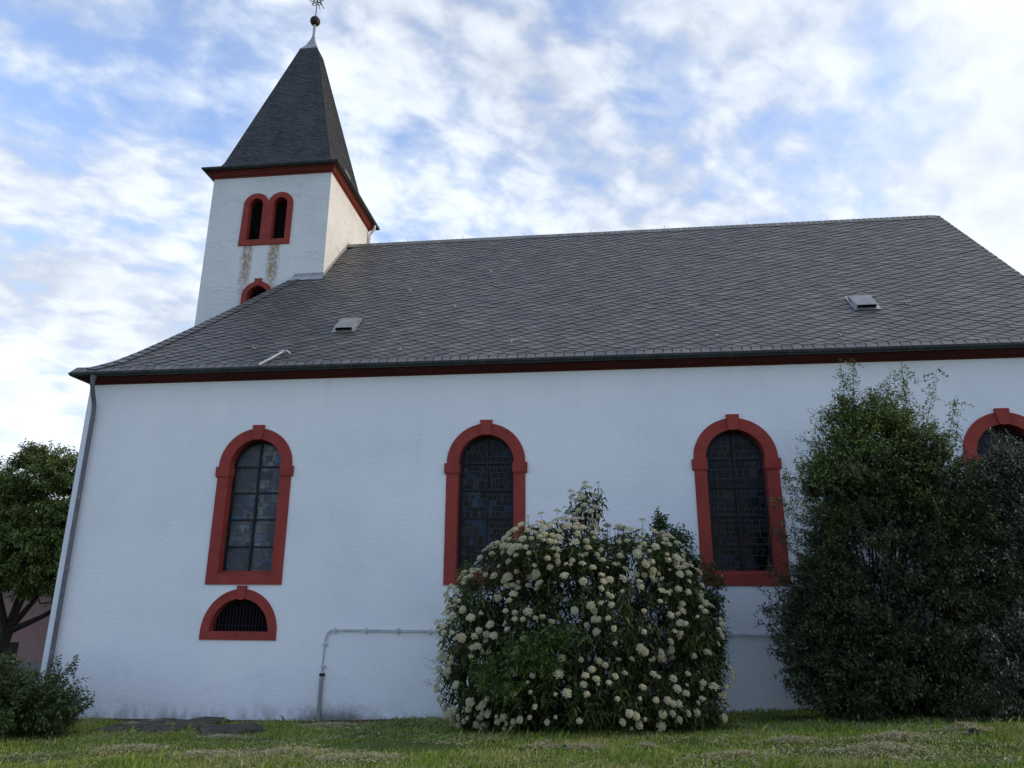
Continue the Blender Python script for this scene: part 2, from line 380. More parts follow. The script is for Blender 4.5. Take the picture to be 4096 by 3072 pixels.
    leafy('viburnum_leaf', [(0, (.022, .032, .009)), (.5, (.046, .066, .016)), (.85, (.074, .098, .026)), (1, (.13, .14, .042))], .7, .15, .14)
    leafy('privet_leaf', [(0, (.016, .028, .011)), (.5, (.032, .055, .018)), (.85, (.060, .088, .030)), (1, (.12, .14, .06))], .55, .18, .3,
          [(0, (.075, .125, .018)), (.5, (.155, .225, .034)), (1, (.24, .31, .065))], .95, (2.6, 5.8))
    leafy('grey_leaf', [(0, (.030, .042, .020)), (.5, (.080, .095, .050)), (.75, (.17, .185, .11)), (1, (.46, .45, .33))], .45, .15, .5)
    leafy('fresh_leaf', [(0, (.040, .085, .014)), (.5, (.085, .160, .024)), (1, (.15, .24, .045))], .6, .3, .2)
    leafy('hawthorn_leaf', [(0, (.022, .048, .012)), (.5, (.048, .092, .022)), (1, (.085, .14, .035))], .5, .2, .35)
    leafy('bush_leaf', [(0, (.016, .038, .008)), (.5, (.040, .078, .016)), (.9, (.080, .125, .026)), (1, (.16, .19, .05))], .5, .22, .35,
          [(0, (.05, .085, .018)), (1, (.12, .16, .04))], 1.3)
    leafy('tree_leaf', [(0, (.060, .100, .020)), (.5, (.140, .190, .040)), (1, (.23, .27, .07))], .55, .28, .3,
          [(0, (.085, .105, .028)), (1, (.15, .16, .05))], .55)
    plain('bark', (.026, .021, .017), .9, .15, .4, 9, 0, .5)
    plain('twig', (.085, .065, .050), .85, .2, .35, 14)
    m = NT('cream_flower', .85, .15)
    c = m.ramp(m.noise(38, 3, .6), [(.3, (.32, .29, .15)), (.55, (.49, .455, .28)), (.75, (.60, .565, .39))])
    rnd = m.n.new('ShaderNodeObjectInfo').outputs['Random']
    c = m.mix(m.mr(rnd, .8, 1, 0, .5), c, (.36, .27, .15)); m.color(c)
    m.bump(m.noise(60, 2, .6), .6, .02); MAT['cream_flower'] = m.mat
    m = NT('old_stone', .92, .15)
    c = m.ramp(m.noise(5, 7, .7), [(.3, (.045, .040, .032)), (.55, (.090, .080, .064)), (.75, (.17, .155, .125))])
    c = m.mix(m.mr(m.noise(3, 6, .7), .55, .7, 0, .7), c, (.07, .085, .035)); m.color(c)
    m.bump(m.noise(14, 6, .7), .8, .03); MAT['old_stone'] = m.mat
    plain('pink_render', (.30, .185, .175), .9, .1, .12, 3, 0, .3)
    plain('grey_plinth', (.20, .19, .18), .9, .1, .15, 3)
    plain('roof_tile', (.16, .06, .04), .85, .2, .3, 8)
    m = NT('dark_glass', .15, .5); m.color((.015, .016, .02)); MAT['dark_glass'] = m.mat
    plain('dung_earth', (.05, .038, .026), .95, .1, .4, 14, 0, .8)
make_materials()

# ------------------------------------------------------------------ ground
def build_ground():
    xs = np.concatenate([np.linspace(-1500, -60, 9), np.linspace(-50, -12, 16), np.linspace(-10, 32, 127), np.linspace(35, 70, 12), np.linspace(100, 1500, 9)])
    ys = np.concatenate([np.linspace(-1500, -60, 9), np.linspace(-50, -22, 8), np.linspace(-20, 2, 89), np.linspace(3, 30, 28), np.linspace(40, 1800, 10)])
    X, Y = np.meshgrid(xs, ys, indexing='ij'); Z = ground_z(X, Y)
    near = (np.abs(X-11) < 22) & (Y > -20) & (Y < 0)
    bumps = np.array([mnoise.fractal(Vector((x*.9, y*.9, 3)), 1, 2, 4) if k else 0 for x, y, k in zip(X.ravel(), Y.ravel(), near.ravel())]).reshape(X.shape)
    Z = Z + bumps*.025
    V = np.stack([X, Y, Z], -1).reshape(-1, 3); nx, ny = len(xs), len(ys)
    i = np.arange((nx-1)*(ny-1)); a = (i//(ny-1))*ny + i % (ny-1)
    q = np.stack([a, a+ny, a+ny+1, a+1], -1)
    return tag(np_mesh('ground', V, q, MAT['soil'], smooth=True), kind='structure')
build_ground()

# ------------------------------------------------------------------ church
church = empty('church', (0, 0, 0), 'white plastered church with grey slate roof, red stone window surrounds and a spired tower', 'church')
EAVE = 7.5; OV = .343; ZG = 7.70; SL = 1.058; YR = 5.57; ZR = ZG + SL*(YR+OV); LX = 23.1; RX = 23.45
TX0, TW = .344, 3.987; TX1 = TX0+TW; TY0 = YR - TW/2; TY1 = TY0+TW; TZ = 15.594; TXC = TX0+TW/2
def arc_pts(cx, cz, r, n=22, a0=0., a1=math.pi, rz=None):
    return [(cx + r*math.cos(a0+(a1-a0)*k/n), cz + (rz or r)*math.sin(a0+(a1-a0)*k/n)) for k in range(n+1)]
def arch_outline(cx, z0, zs, hw, rz=None, n=22):
    "closed outline: bottom left, bottom right, arc over to the left"
    return [(cx-hw, z0), (cx+hw, z0)] + arc_pts(cx, zs, hw, n, rz=rz)
WIN = [4.56, 10.04, 15.56, 21.16]
W_SILL, W_BOT, W_SPR, W_OUT, W_IN = 2.668, 2.905, 5.36, .90, .635
LUN = dict(cx=4.56, z0=1.49, bot=1.665, out=.885, inn=.685)

def wall_with_holes(mb, outline, holes, y, depth, frontback=1, m=0):
    polys = [[Vector((x, z, 0)) for x, z in outline]] + [[Vector((x, z, 0)) for x, z in h] for h in holes]
    flat = [p for q in polys for p in q]
    tris = tessellate_polygon(polys)
    base = len(mb.v); mb.v += [(p.x, y, p.y) for p in flat]
    for t in tris:
        a, b, c = (flat[k] for k in t)
        s = (b.x-a.x)*(c.y-a.y)-(b.y-a.y)*(c.x-a.x)
        if abs(s) < 1e-10: continue
        t = t if s > 0 else (t[0], t[2], t[1])
        mb.f.append(tuple(base+k for k in t)); mb.m.append(m)
    for h in holes:
        for (x0, z0), (x1, z1) in zip(h, h[1:]+h[:1]):
            if abs(x0-x1)+abs(z0-z1) < 1e-9: continue
            mb.poly([(x0, y, z0), (x1, y, z1), (x1, y+depth, z1), (x0, y+depth, z0)], m)

def south_z(y): return ZG + SL*(y+OV)
# west hip profile (bell-cast): x -> z
WPX = [-.343, .0, .54, .97, 1.71, 2.57, 3.43, 4.5, 6.0]; WPZ = [7.70, 7.80, 8.02, 8.42, 9.33, 10.55, 11.89, 13.55, 15.9]
def hip_x(z): return float(np.interp(z, WPZ, WPX))

def build_nave():
    mb = MB()
    holes = [arch_outline(c, W_BOT-.10, W_SPR, W_IN+.10)[0:] for c in WIN] + [[(LUN['cx']-.78, LUN['bot']-.08), (LUN['cx']+.78, LUN['bot']-.08)] + arc_pts(LUN['cx'], LUN['bot'], .78, 20)]
    wall_with_holes(mb, [(0, -1.2), (LX, -1.2), (LX, EAVE+.05), (0, EAVE+.05)], holes, 0, .30)
    D = 2*YR
    mb.poly([(0, D, -1.2), (0, 0, -1.2), (0, 0, EAVE+.05), (0, D, EAVE+.05)])
    mb.poly([(LX, 0, -1.2), (LX, D, -1.2), (LX, D, EAVE+.05), (LX, YR, ZR-.25), (LX, 0, EAVE+.05)])
    mb.poly([(LX, D, -1.2), (0, D, -1.2), (0, D, EAVE+.05), (LX, D, EAVE+.05)])
    mb.build('nave_wall', MAT['white_plaster'], church)

    # ---- roof: under-boarding plus every slate
    rb = MB()
    D = .035
    ys = np.linspace(-OV, YR, 24); zs = [south_z(y) for y in ys]
    for k in range(len(ys)-1):
        y0, y1 = ys[k], ys[k+1]; x0, x1 = hip_x(zs[k]), hip_x(zs[k+1])
        x0 = min(x0, TX1-.1) if True else x0; x1 = min(x1, TX1-.1)
        rb.poly([(x0, y0, zs[k]-D), (RX, y0, zs[k]-D), (RX, y1, zs[k+1]-D), (x1, y1, zs[k+1]-D)], 1)
        n0, n1 = 2*YR-y0, 2*YR-y1
        rb.poly([(RX, n0, zs[k]), (x0, n0, zs[k]), (x1, n1, zs[k+1]), (RX, n1, zs[k+1])], 1)
    for k in range(len(WPX)-3):
        xa, xb, za, zb = WPX[k], WPX[k+1], WPZ[k], WPZ[k+1]
        ya, yb = (za-ZG)/SL-OV, (zb-ZG)/SL-OV
        rb.poly([(xa, 2*YR-ya, za-D), (xa, ya, za-D), (xb, yb, zb-D), (xb, 2*YR-yb, zb-D)], 1)
    # verge board underside at the gable
    rb.poly([(RX, -OV, ZG-.05), (RX, YR, ZR-.05), (RX, YR, ZR-.30), (RX, -OV, ZG-.28)], 1)
    rb.poly([(LX, -OV, ZG-.28), (RX, -OV, ZG-.28), (RX, YR, ZR-.30), (LX, YR, ZR-.30)], 1)
    cs = math.sqrt(1+SL*SL); Lmax = (YR+OV)*cs
    def P(u, s, h):
        y = -OV + s/cs; z = ZG + SL*s/cs
        return (u, y - h*SL/cs, z + h/cs)
    def clip(u0, s):   # left limit of the slope at height s
        z = ZG + SL*s/cs; return min(hip_x(z), 99)
    slates(rb, P, lambda s: clip(0, s) if True else 0, lambda s: RX, .17, Lmax, .195, .215, R(25), 12)
    # starter course along the eave
    x = -.33
    while x < RX:
        w = random.uniform(.20, .25); e = random.uniform(0, .006)
        q = [(x, -.02), (x+w-.012, -.02-e), (x+w-.012, .24), (x+.02, .24)]
        slate_piece(rb, P, q, lambda u, v: .030 - .05*(v+.02)); x += w
    # ridge course
    x = TX1+.02
    while x < RX-.30:
        w = .17; q = [(x, Lmax-.26), (x+w+.10, Lmax-.30), (x+w+.14, Lmax+.02), (x, Lmax+.02)]
        slate_piece(rb, P, q, lambda u, v, x=x: .040 - .05*(u-x)); x += w
    # hip course
    s = .15
    while True:
        z = ZG + SL*s/cs; xh = hip_x(z); y = -OV+s/cs
        if y > TY0-.02: break
        z2 = ZG + SL*(s+.2)/cs; xh2 = hip_x(z2)
        q = [(xh-.03, s), (xh+.30, s-.10), (xh2+.30, s+.18), (xh2-.03, s+.26)]
        slate_piece(rb, P, q, lambda u, v, s=s: .040 - .09*(v-s)); s += .16
    # west hip slates (bell-cast face)
    wl = [0]
    for k in range(1, len(WPX)): wl.append(wl[-1] + math.hypot(WPX[k]-WPX[k-1], WPZ[k]-WPZ[k-1]))
    def PW(u, s, h):
        x = float(np.interp(s, wl, WPX)); z = float(np.interp(s, wl, WPZ))
        return (x-h*.75, 2*YR-u, z+h*.65)
    def yl(s): z = float(np.interp(s, wl, WPZ)); return (z-ZG)/SL-OV
    slates(rb, PW, lambda s: yl(s), lambda s: 2*YR-yl(s), .05, 2.6, .195, .215, R(20), 5)
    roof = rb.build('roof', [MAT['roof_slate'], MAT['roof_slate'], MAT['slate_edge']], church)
    return roof, P, cs

def slate_piece(mb, P, poly, h, th=.018, m=0):
    top = [P(u, v, h(u, v)) for u, v in poly]; bot = [P(u, v, h(u, v)-th) for u, v in poly]
    i = len(mb.v); n = len(poly); mb.v += top + bot
    mb.f.append(tuple(range(i, i+n))); mb.m.append(m)
    for k in range(n):
        k2 = (k+1) % n
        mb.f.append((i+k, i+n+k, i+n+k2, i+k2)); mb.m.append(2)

def clip_half(poly, a, b, c):     # keep a*u+b*v+c >= 0
    out = []
    for (p, q) in zip(poly, poly[1:]+poly[:1]):
        dp = a*p[0]+b*p[1]+c; dq = a*q[0]+b*q[1]+c
        if dp >= 0: out.append(p)
        if dp*dq < 0:
            t = dp/(dp-dq); out.append((p[0]+(q[0]-p[0])*t, p[1]+(q[1]-p[1])*t))
    return out

def slates(mb, P, left, right, s0, s1, du, dv, ang, seed, th=.018, m=0):
    "old German decking: courses climb at an angle, each stone with a rounded free corner"
    rr = random.Random(seed); ca, sa = math.cos(ang), math.sin(ang)
    umax = max(right(s0), right(s1)) ; umin = min(left(s0), left(s1))
    rows = int((s1 - s0 + (umax-umin)*math.tan(ang)) / (dv/ca)) + 4
    cols = int((umax-umin)/ca/du) + 40
    W_, H_ = du*2.15, dv*1.42; A_ = du*1.15
    for j in range(-2, rows):
        off = rr.random()*du; jit = rr.uniform(-.006, .006)
        for k in range(-30, cols):
            # origin of the stone: lower left corner
            a = k*du + off + rr.uniform(-.012, .012)
            v0 = s0 + j*(dv/ca) - (umax-umin)*math.tan(ang) + jit
            u0 = umin + a*ca; b0 = v0 + a*sa + rr.uniform(-.0025, .0025)
            if b0 < s0-.35 or b0 > s1+.1: continue
            lo, hi = left(b0+.1), right(b0+.1)
            if u0 < lo-.5 or u0 > hi+.2: continue
            # local shape: rounded left/bottom edge, straight tail to the right
            loc = [(0.0, H_)] + [(A_*(1-math.cos(t)), dv*1.12*(1-math.sin(t))) for t in (.0, .35, .70, 1.02, 1.30, 1.5708)] + [(W_, 0.0), (W_, H_)]
            poly = [(u0 + x*ca - y*sa, b0 + x*sa + y*ca) for x, y in loc]
            # clip to the slope
            poly = clip_half(poly, 0, 1, -s0+.0); 
            if len(poly) > 2: poly = clip_half(poly, 0, -1, s1)
            sm = b0+.1; e = .12
            for sgn, fn in ((1, left), (-1, right)):
                if len(poly) < 3: break
                ua, ub = fn(sm-e), fn(sm+e); sl = (ub-ua)/(2*e)
                poly = clip_half(poly, sgn, -sgn*sl, -sgn*(ua - sl*(sm-e)))
            if len(poly) < 3: continue
            t1 = rr.uniform(.0, .006)
            def h(u, v, u0=u0, b0=b0, t1=t1):
                x = (u-u0)*ca + (v-b0)*sa; y = -(u-u0)*sa + (v-b0)*ca
                return .034 + t1 - .042*x - .078*y
            slate_piece(mb, P, poly, h, th, m)

roof, ROOF_P, ROOF_CS = build_nave()

def roof_fittings():
    # two sheet metal roof vents
    for ux, s in ((6.15, 2.12), (19.12, 2.30)):
        mb = MB(); P = ROOF_P
        def blk(u0, u1, s0, s1, h0a, h1a, h0b, h1b, m):
            v = [P(u0, s0, h0a), P(u1, s0, h0a), P(u1, s1, h0b), P(u0, s1, h0b), P(u0, s0, h1a), P(u1, s0, h1a), P(u1, s1, h1b), P(u0, s1, h1b)]
            mb.raw(v, [(0,3,2,1),(4,5,6,7),(0,1,5,4),(1,2,6,5),(2,3,7,6),(3,0,4,7)], m)
        blk(ux-.31, ux+.31, s-.44, s+.36, .035, .048, .035, .048, 0)
        blk(ux-.23, ux-.21, s-.34, s+.32, .05, .14, .05, .065, 0)
        blk(ux+.21, ux+.23, s-.34, s+.32, .05, .14, .05, .065, 0)
        blk(ux-.21, ux+.21, s-.29, s-.27, .05, .13, .05, .13, 1)
        blk(ux-.25, ux+.25, s-.39, s+.34, .14, .154, .065, .08, 2)
        mb.build('roof_vent', [MAT['zinc_light'], MAT['dark_void'], MAT['zinc_grey']], roof)
    # snow and ladder hooks
    P = ROOF_P
    spots = [(4.1, .9), (7.9, .55), (10.6, .75), (12.5, .85), (12.6, 2.6), (15.4, .7), (18.1, .55), (20.1, 2.1), (21.8, .8), (17.3, 5.8), (9.6, 5.4), (14.2, 6.4), (21.2, 4.4), (7.4, 4.2), (8.9, 2.95)]
    for ux, s in spots:
        mb = MB(); mb.tube([P(ux, s+.14, .045), P(ux, s, .05), P(ux, s-.06, .06), P(ux, s-.08, .11), P(ux, s-.05, .15)], .009, 5)
        mb.build('roof_hook', MAT['zinc_light'], roof)
    mb = MB(); mb.tube([P(4.55, .03, .05), P(4.98, .58, .10)], .026, 6); mb.tube([P(4.90, .60, .05), P(5.05, .58, .12), P(5.16, .52, .08)], .02, 5); mb.tube([P(4.80, .66, .06), P(4.98, .58, .13)], .016, 5)
    mb.build('ladder_hook', MAT['service_grey'], roof)
    mb = MB()
    for dx in (.0, .09):
        mb.tube([(RX-.05+dx*.3, 1.95-dx, 10.10-dx*1.05), (RX+.06, 1.95-dx, 10.21-dx*1.05), (RX+.10, 1.90-dx, 10.32-dx*1.05), (RX+.08, 1.93-dx, 10.42-dx*1.05)], .010, 5)
    mb.build('verge_hook', MAT['zinc_grey'], roof)
    for x in (6.4, 8.3, 10.4, 12.6, 15.0, 17.6, 20.1):
        mb = MB(); mb.tube([(x, YR, ZR), (x, YR, ZR+.16)], .007, 4); mb.build('ridge_pin', MAT['zinc_grey'], roof)
    # lead flashing where the roof meets the tower
    mb = MB(); zf = south_z(TY0)
    xh = hip_x(zf)
    mb.poly([(xh-.15, TY0-.02, zf-.05), (TX1+.03, TY0-.02, zf-.02), (TX1+.03, TY0-.02, zf+.17), (xh+.05, TY0-.02, zf+.17)])
    mb.poly([(xh-.05, TY0-.16, south_z(TY0-.16)+.055), (TX1+.05, TY0-.16, south_z(TY0-.16)+.055), (TX1+.03, TY0-.02, zf+.07), (xh-.05, TY0-.02, zf+.07)])
    for k in range(12):
        y0 = TY0 + k*(YR-TY0)/12; y1 = TY0 + (k+1)*(YR-TY0)/12
        mb.poly([(TX1+.02, y0, south_z(y0)-.02), (TX1+.02, y1, south_z(y1)-.02), (TX1+.02, y1, south_z(y1)+.14), (TX1+.02, y0, south_z(y0)+.14)])
    mb.build('flashing', MAT['lead_sheet'], roof)
roof_fittings()

def gutter_loop(name, path, rad, mat, parent, seam=.62, thick=.012):
    "half-round gutter along a polyline of (x, y, z, outward x, outward y); the profile hangs below the path"
    mb = MB(); n = 10
    prof = [(rad*math.cos(math.pi + math.pi*k/n), rad*math.sin(math.pi + math.pi*k/n)) for k in range(n+1)]
    prof = [(c, s) for c, s in prof]
    out = prof + [(c*.88, s*.88) for c, s in prof[::-1]]
    rings = []
    for (x, y, z, ox, oy) in path:
        rings.append([(x + ox*(c+rad), y + oy*(c+rad), z+s) for c, s in out])
    for a, b in zip(rings, rings[1:]):
        for k in range(len(a)):
            k2 = (k+1) % len(a); mb.poly([a[k], a[k2], b[k2], b[k]])
    mb.poly(rings[0]); mb.poly(rings[-1][::-1])
    # rolled bead
    mb.tube([(x + ox*2*rad, y + oy*2*rad, z+.004) for x, y, z, ox, oy in path], .011, 6)
    # seams
    for (p, q) in zip(path, path[1:]):
        d = math.dist(p[:3], q[:3]); k = int(d/seam)
        for i in range(1, k+1):
            t = (i-.5)/k
            x, y, z, ox, oy = [p[j]+(q[j]-p[j])*t for j in range(5)]
            dx, dy = (q[0]-p[0])/d*.012, (q[1]-p[1])/d*.012
            pr = [((c*1.06)+rad, s*1.06) for c, s in prof]
            a = [(x-dx+ox*c, y-dy+oy*c, z+s) for c, s in pr]; b = [(x+dx+ox*c, y+dy+oy*c, z+s) for c, s in pr]
            for j in range(len(a)-1): mb.poly([a[j], a[j+1], b[j+1], b[j]], 1)
    return mb.build(name, mat, parent, fixn=False)

def cornice_loop(name, corners, prof, mat, parent):
    "profile [(out, z)] swept round corner list [(x, y, dirx, diry)] with mitres"
    mb = MB()
    rings = [[(x+dx*o, y+dy*o, z) for o, z in prof] for x, y, dx, dy in corners]
    for a, b in zip(rings, rings[1:]):
        for k in range(len(a)-1): mb.poly([a[k], b[k], b[k+1], a[k+1]])
    return mb.build(name, mat, parent)

def build_eaves():
    D = 2*YR
    prof = [(-.02, 7.47), (.02, 7.47), (.02, 7.50), (.05, 7.515), (.09, 7.535), (.14, 7.57), (.19, 7.60), (.235, 7.60), (.235, 7.665), (-.02, 7.70)]
    cornice_loop('cornice', [(LX+.3, D, 0, 1), (0, D, -1, 1), (0, 0, -1, -1), (LX+.3, 0, 0, -1)], prof, MAT['shaded_timber'], church)
    r = .078; o = .215
    gutter_loop('gutter', [(0-o, D+o, 7.685, -1, 1), (0-o, -o, 7.685, -1, -1), (RX, -o, 7.685, 0, -1)], r, [MAT['zinc_dark'], MAT['seam_zinc']], church)
    # rain water pipe at the west corner
    mb = MB()
    pts = [(.27, -.30, 7.60), (.27, -.30, 7.42), (.27, -.28, 7.34), (.27, -.20, 7.14), (.27, -.13, 6.98), (.27, -.10, 6.86), (.27, -.09, 6.7), (.27, -.09, -.3)]
    mb.tube(pts, .052, 12); mb.tube([(.27, -.30, 7.62), (.27, -.30, 7.50)], [.075, .056], 10)
    pipe = mb.build('downpipe', MAT['pipe_grey'], church, smooth=False)
    for z in (6.6, 4.65, 3.05, 1.2):
        c = MB(); c.tube([(.27, -.09, z-.012), (.27, -.09, z+.012)], .058, 12); c.box((.255, -.04, z-.014), (.285, .0, z+.014)); c.build('pipe_clip', MAT['zinc_grey'], pipe)
build_eaves()

def ring_between(mb, outer, inner, y0, y1, m=0):
    "frame between two closed outlines with the same number of points, front at y0, back at y1"
    n = len(outer)
    for k in range(n):
        k2 = (k+1) % n
        a, b, c, d = outer[k], outer[k2], inner[k2], inner[k]
        mb.poly([(a[0], y0, a[1]), (b[0], y0, b[1]), (c[0], y0, c[1]), (d[0], y0, d[1])], m)
        mb.poly([(d[0], y0, d[1]), (c[0], y0, c[1]), (c[0], y1, c[1]), (d[0], y1, d[1])], m)
        mb.poly([(b[0], y0, b[1]), (a[0], y0, a[1]), (a[0], .005, a[1]), (b[0], .005, b[1])], m)

def keystone_poly(cx, zt, zb, wt, wb, round_=.03):
    pts = [(cx-wt/2, zt), (cx-wb/2, zb+.02)]
    for k in range(1, 6):
        a = math.pi*k/6; pts.append((cx - wb/2*math.cos(a), zb+.02 - round_*math.sin(a)))
    return pts + [(cx+wb/2, zb+.02), (cx+wt/2, zt)]
def prism(mb, pts, y0, y1, m=0):
    n = len(pts); mb.poly([(x, y0, z) for x, z in pts], m)
    mb.poly([(x, y1, z) for x, z in pts[::-1]], m)
    for k in range(n):
        a, b = pts[k], pts[(k+1) % n]; mb.poly([(b[0], y0, b[1]), (a[0], y0, a[1]), (a[0], y1, a[1]), (b[0], y1, b[1])], m)

def arched_window(cx, glass):
    mb = MB(); N = 24; PR = -.030
    outer = [(cx-W_OUT, W_SILL), (cx+W_OUT, W_SILL)] + arc_pts(cx, W_SPR, W_OUT, N)
    inner = [(cx-W_IN, W_BOT), (cx+W_IN, W_BOT)] + arc_pts(cx, W_SPR, W_IN, N)
    ring_between(mb, outer, inner, PR, .27)
    # sloping sill
    mb.poly([(cx-W_IN, PR-.004, W_BOT-.02), (cx+W_IN, PR-.004, W_BOT-.02), (cx+W_IN, .27, W_BOT+.09), (cx-W_IN, .27, W_BOT+.09)])
    win = mb.build('arched_window', MAT['red_stone'], church)
    for s in (-1, 1):
        b = MB(); x0, x1 = sorted((cx+s*(W_IN-.022), cx+s*(W_OUT+.048)))
        b.box((x0, PR-.028, 5.125), (x1, .26, 5.345)); b.box((x0+.01, PR-.016, 5.10), (x1-.01, .26, 5.1245))
        b.build('impost', MAT['red_stone'], win)
    b = MB(); prism(b, keystone_poly(cx, 6.335, 5.995, .285, .215, .035), PR-.045, .24); b.build('keystone', MAT['red_stone'], win)
    g = MB(); GY = .235; ins = arch_outline(cx, W_BOT-.05, W_SPR, W_IN+.05)
    g.poly([(x, GY, z) for x, z in ins]); g.build('leaded_glass', MAT[glass], win)
    f = MB()
    gin = [(cx-W_IN+.06, W_BOT+.06), (cx+W_IN-.06, W_BOT+.06)] + arc_pts(cx, W_SPR, W_IN-.06, N)
    ring_between(f, [(cx-W_IN-.01, W_BOT-.01), (cx+W_IN+.01, W_BOT-.01)] + arc_pts(cx, W_SPR, W_IN+.01, N), gin, GY-.035, GY+.002)
    f.box((cx-.024, GY-.045, W_BOT), (cx+.024, GY-.004, 5.99))
    for z in (3.51, 4.13, 4.75, 5.37): f.box((cx-W_IN, GY-.038, z-.017), (cx+W_IN, GY-.006, z+.017))
    f.build('glazing_bars', MAT['bar_black'], win)
    return win
for c, g in zip(WIN, ('glass_pale', 'glass_dark', 'glass_deep', 'glass_dark')): arched_window(c, g)

def lunette():
    cx, PR = LUN['cx'], -.030; mb = MB(); N = 24; zb = LUN['bot']
    outer = [(cx-.885, LUN['z0']), (cx+.885, LUN['z0'])] + arc_pts(cx, zb-.02, .885, N, rz=.93)
    inner = [(cx-LUN['inn'], zb), (cx+LUN['inn'], zb)] + arc_pts(cx, zb, LUN['inn'], N, rz=.70)
    ring_between(mb, outer, inner, PR, .26)
    win = mb.build('lunette_window', MAT['red_stone'], church)
    b = MB(); prism(b, keystone_poly(cx, 2.645, 2.36, .235, .15, .045), PR-.035, .2); b.build('keystone', MAT['red_stone'], win)
    g = MB(); g.poly([(x, .22, z) for x, z in [(cx-.72, zb-.04), (cx+.72, zb-.04)] + arc_pts(cx, zb, .72, 20)]); g.build('window_opening', MAT['dark_void'], win)
    r_ = MB()
    for k in range(-8, 9):
        x = cx + k*.078; h = .70*math.sqrt(max(0, 1-((x-cx)/.69)**2))
        r_.tube([(x, .16, zb), (x, .16, zb+h)], .008, 4)
    for z in (zb+.12, zb+.47): 
        w = .685*math.sqrt(1-((z-zb)/.70)**2); r_.tube([(cx-w, .15, z), (cx+w, .15, z)], .008, 4)
    for k in range(-3, 4): r_.tube([(cx+k*.11+.05*math.cos(a*.7), .15, zb+.56+.05*math.sin(a*.7)) for a in range(10)], .006, 4, cap=False)
    r_.build('iron_grille', MAT['wrought_iron'], win)
lunette()

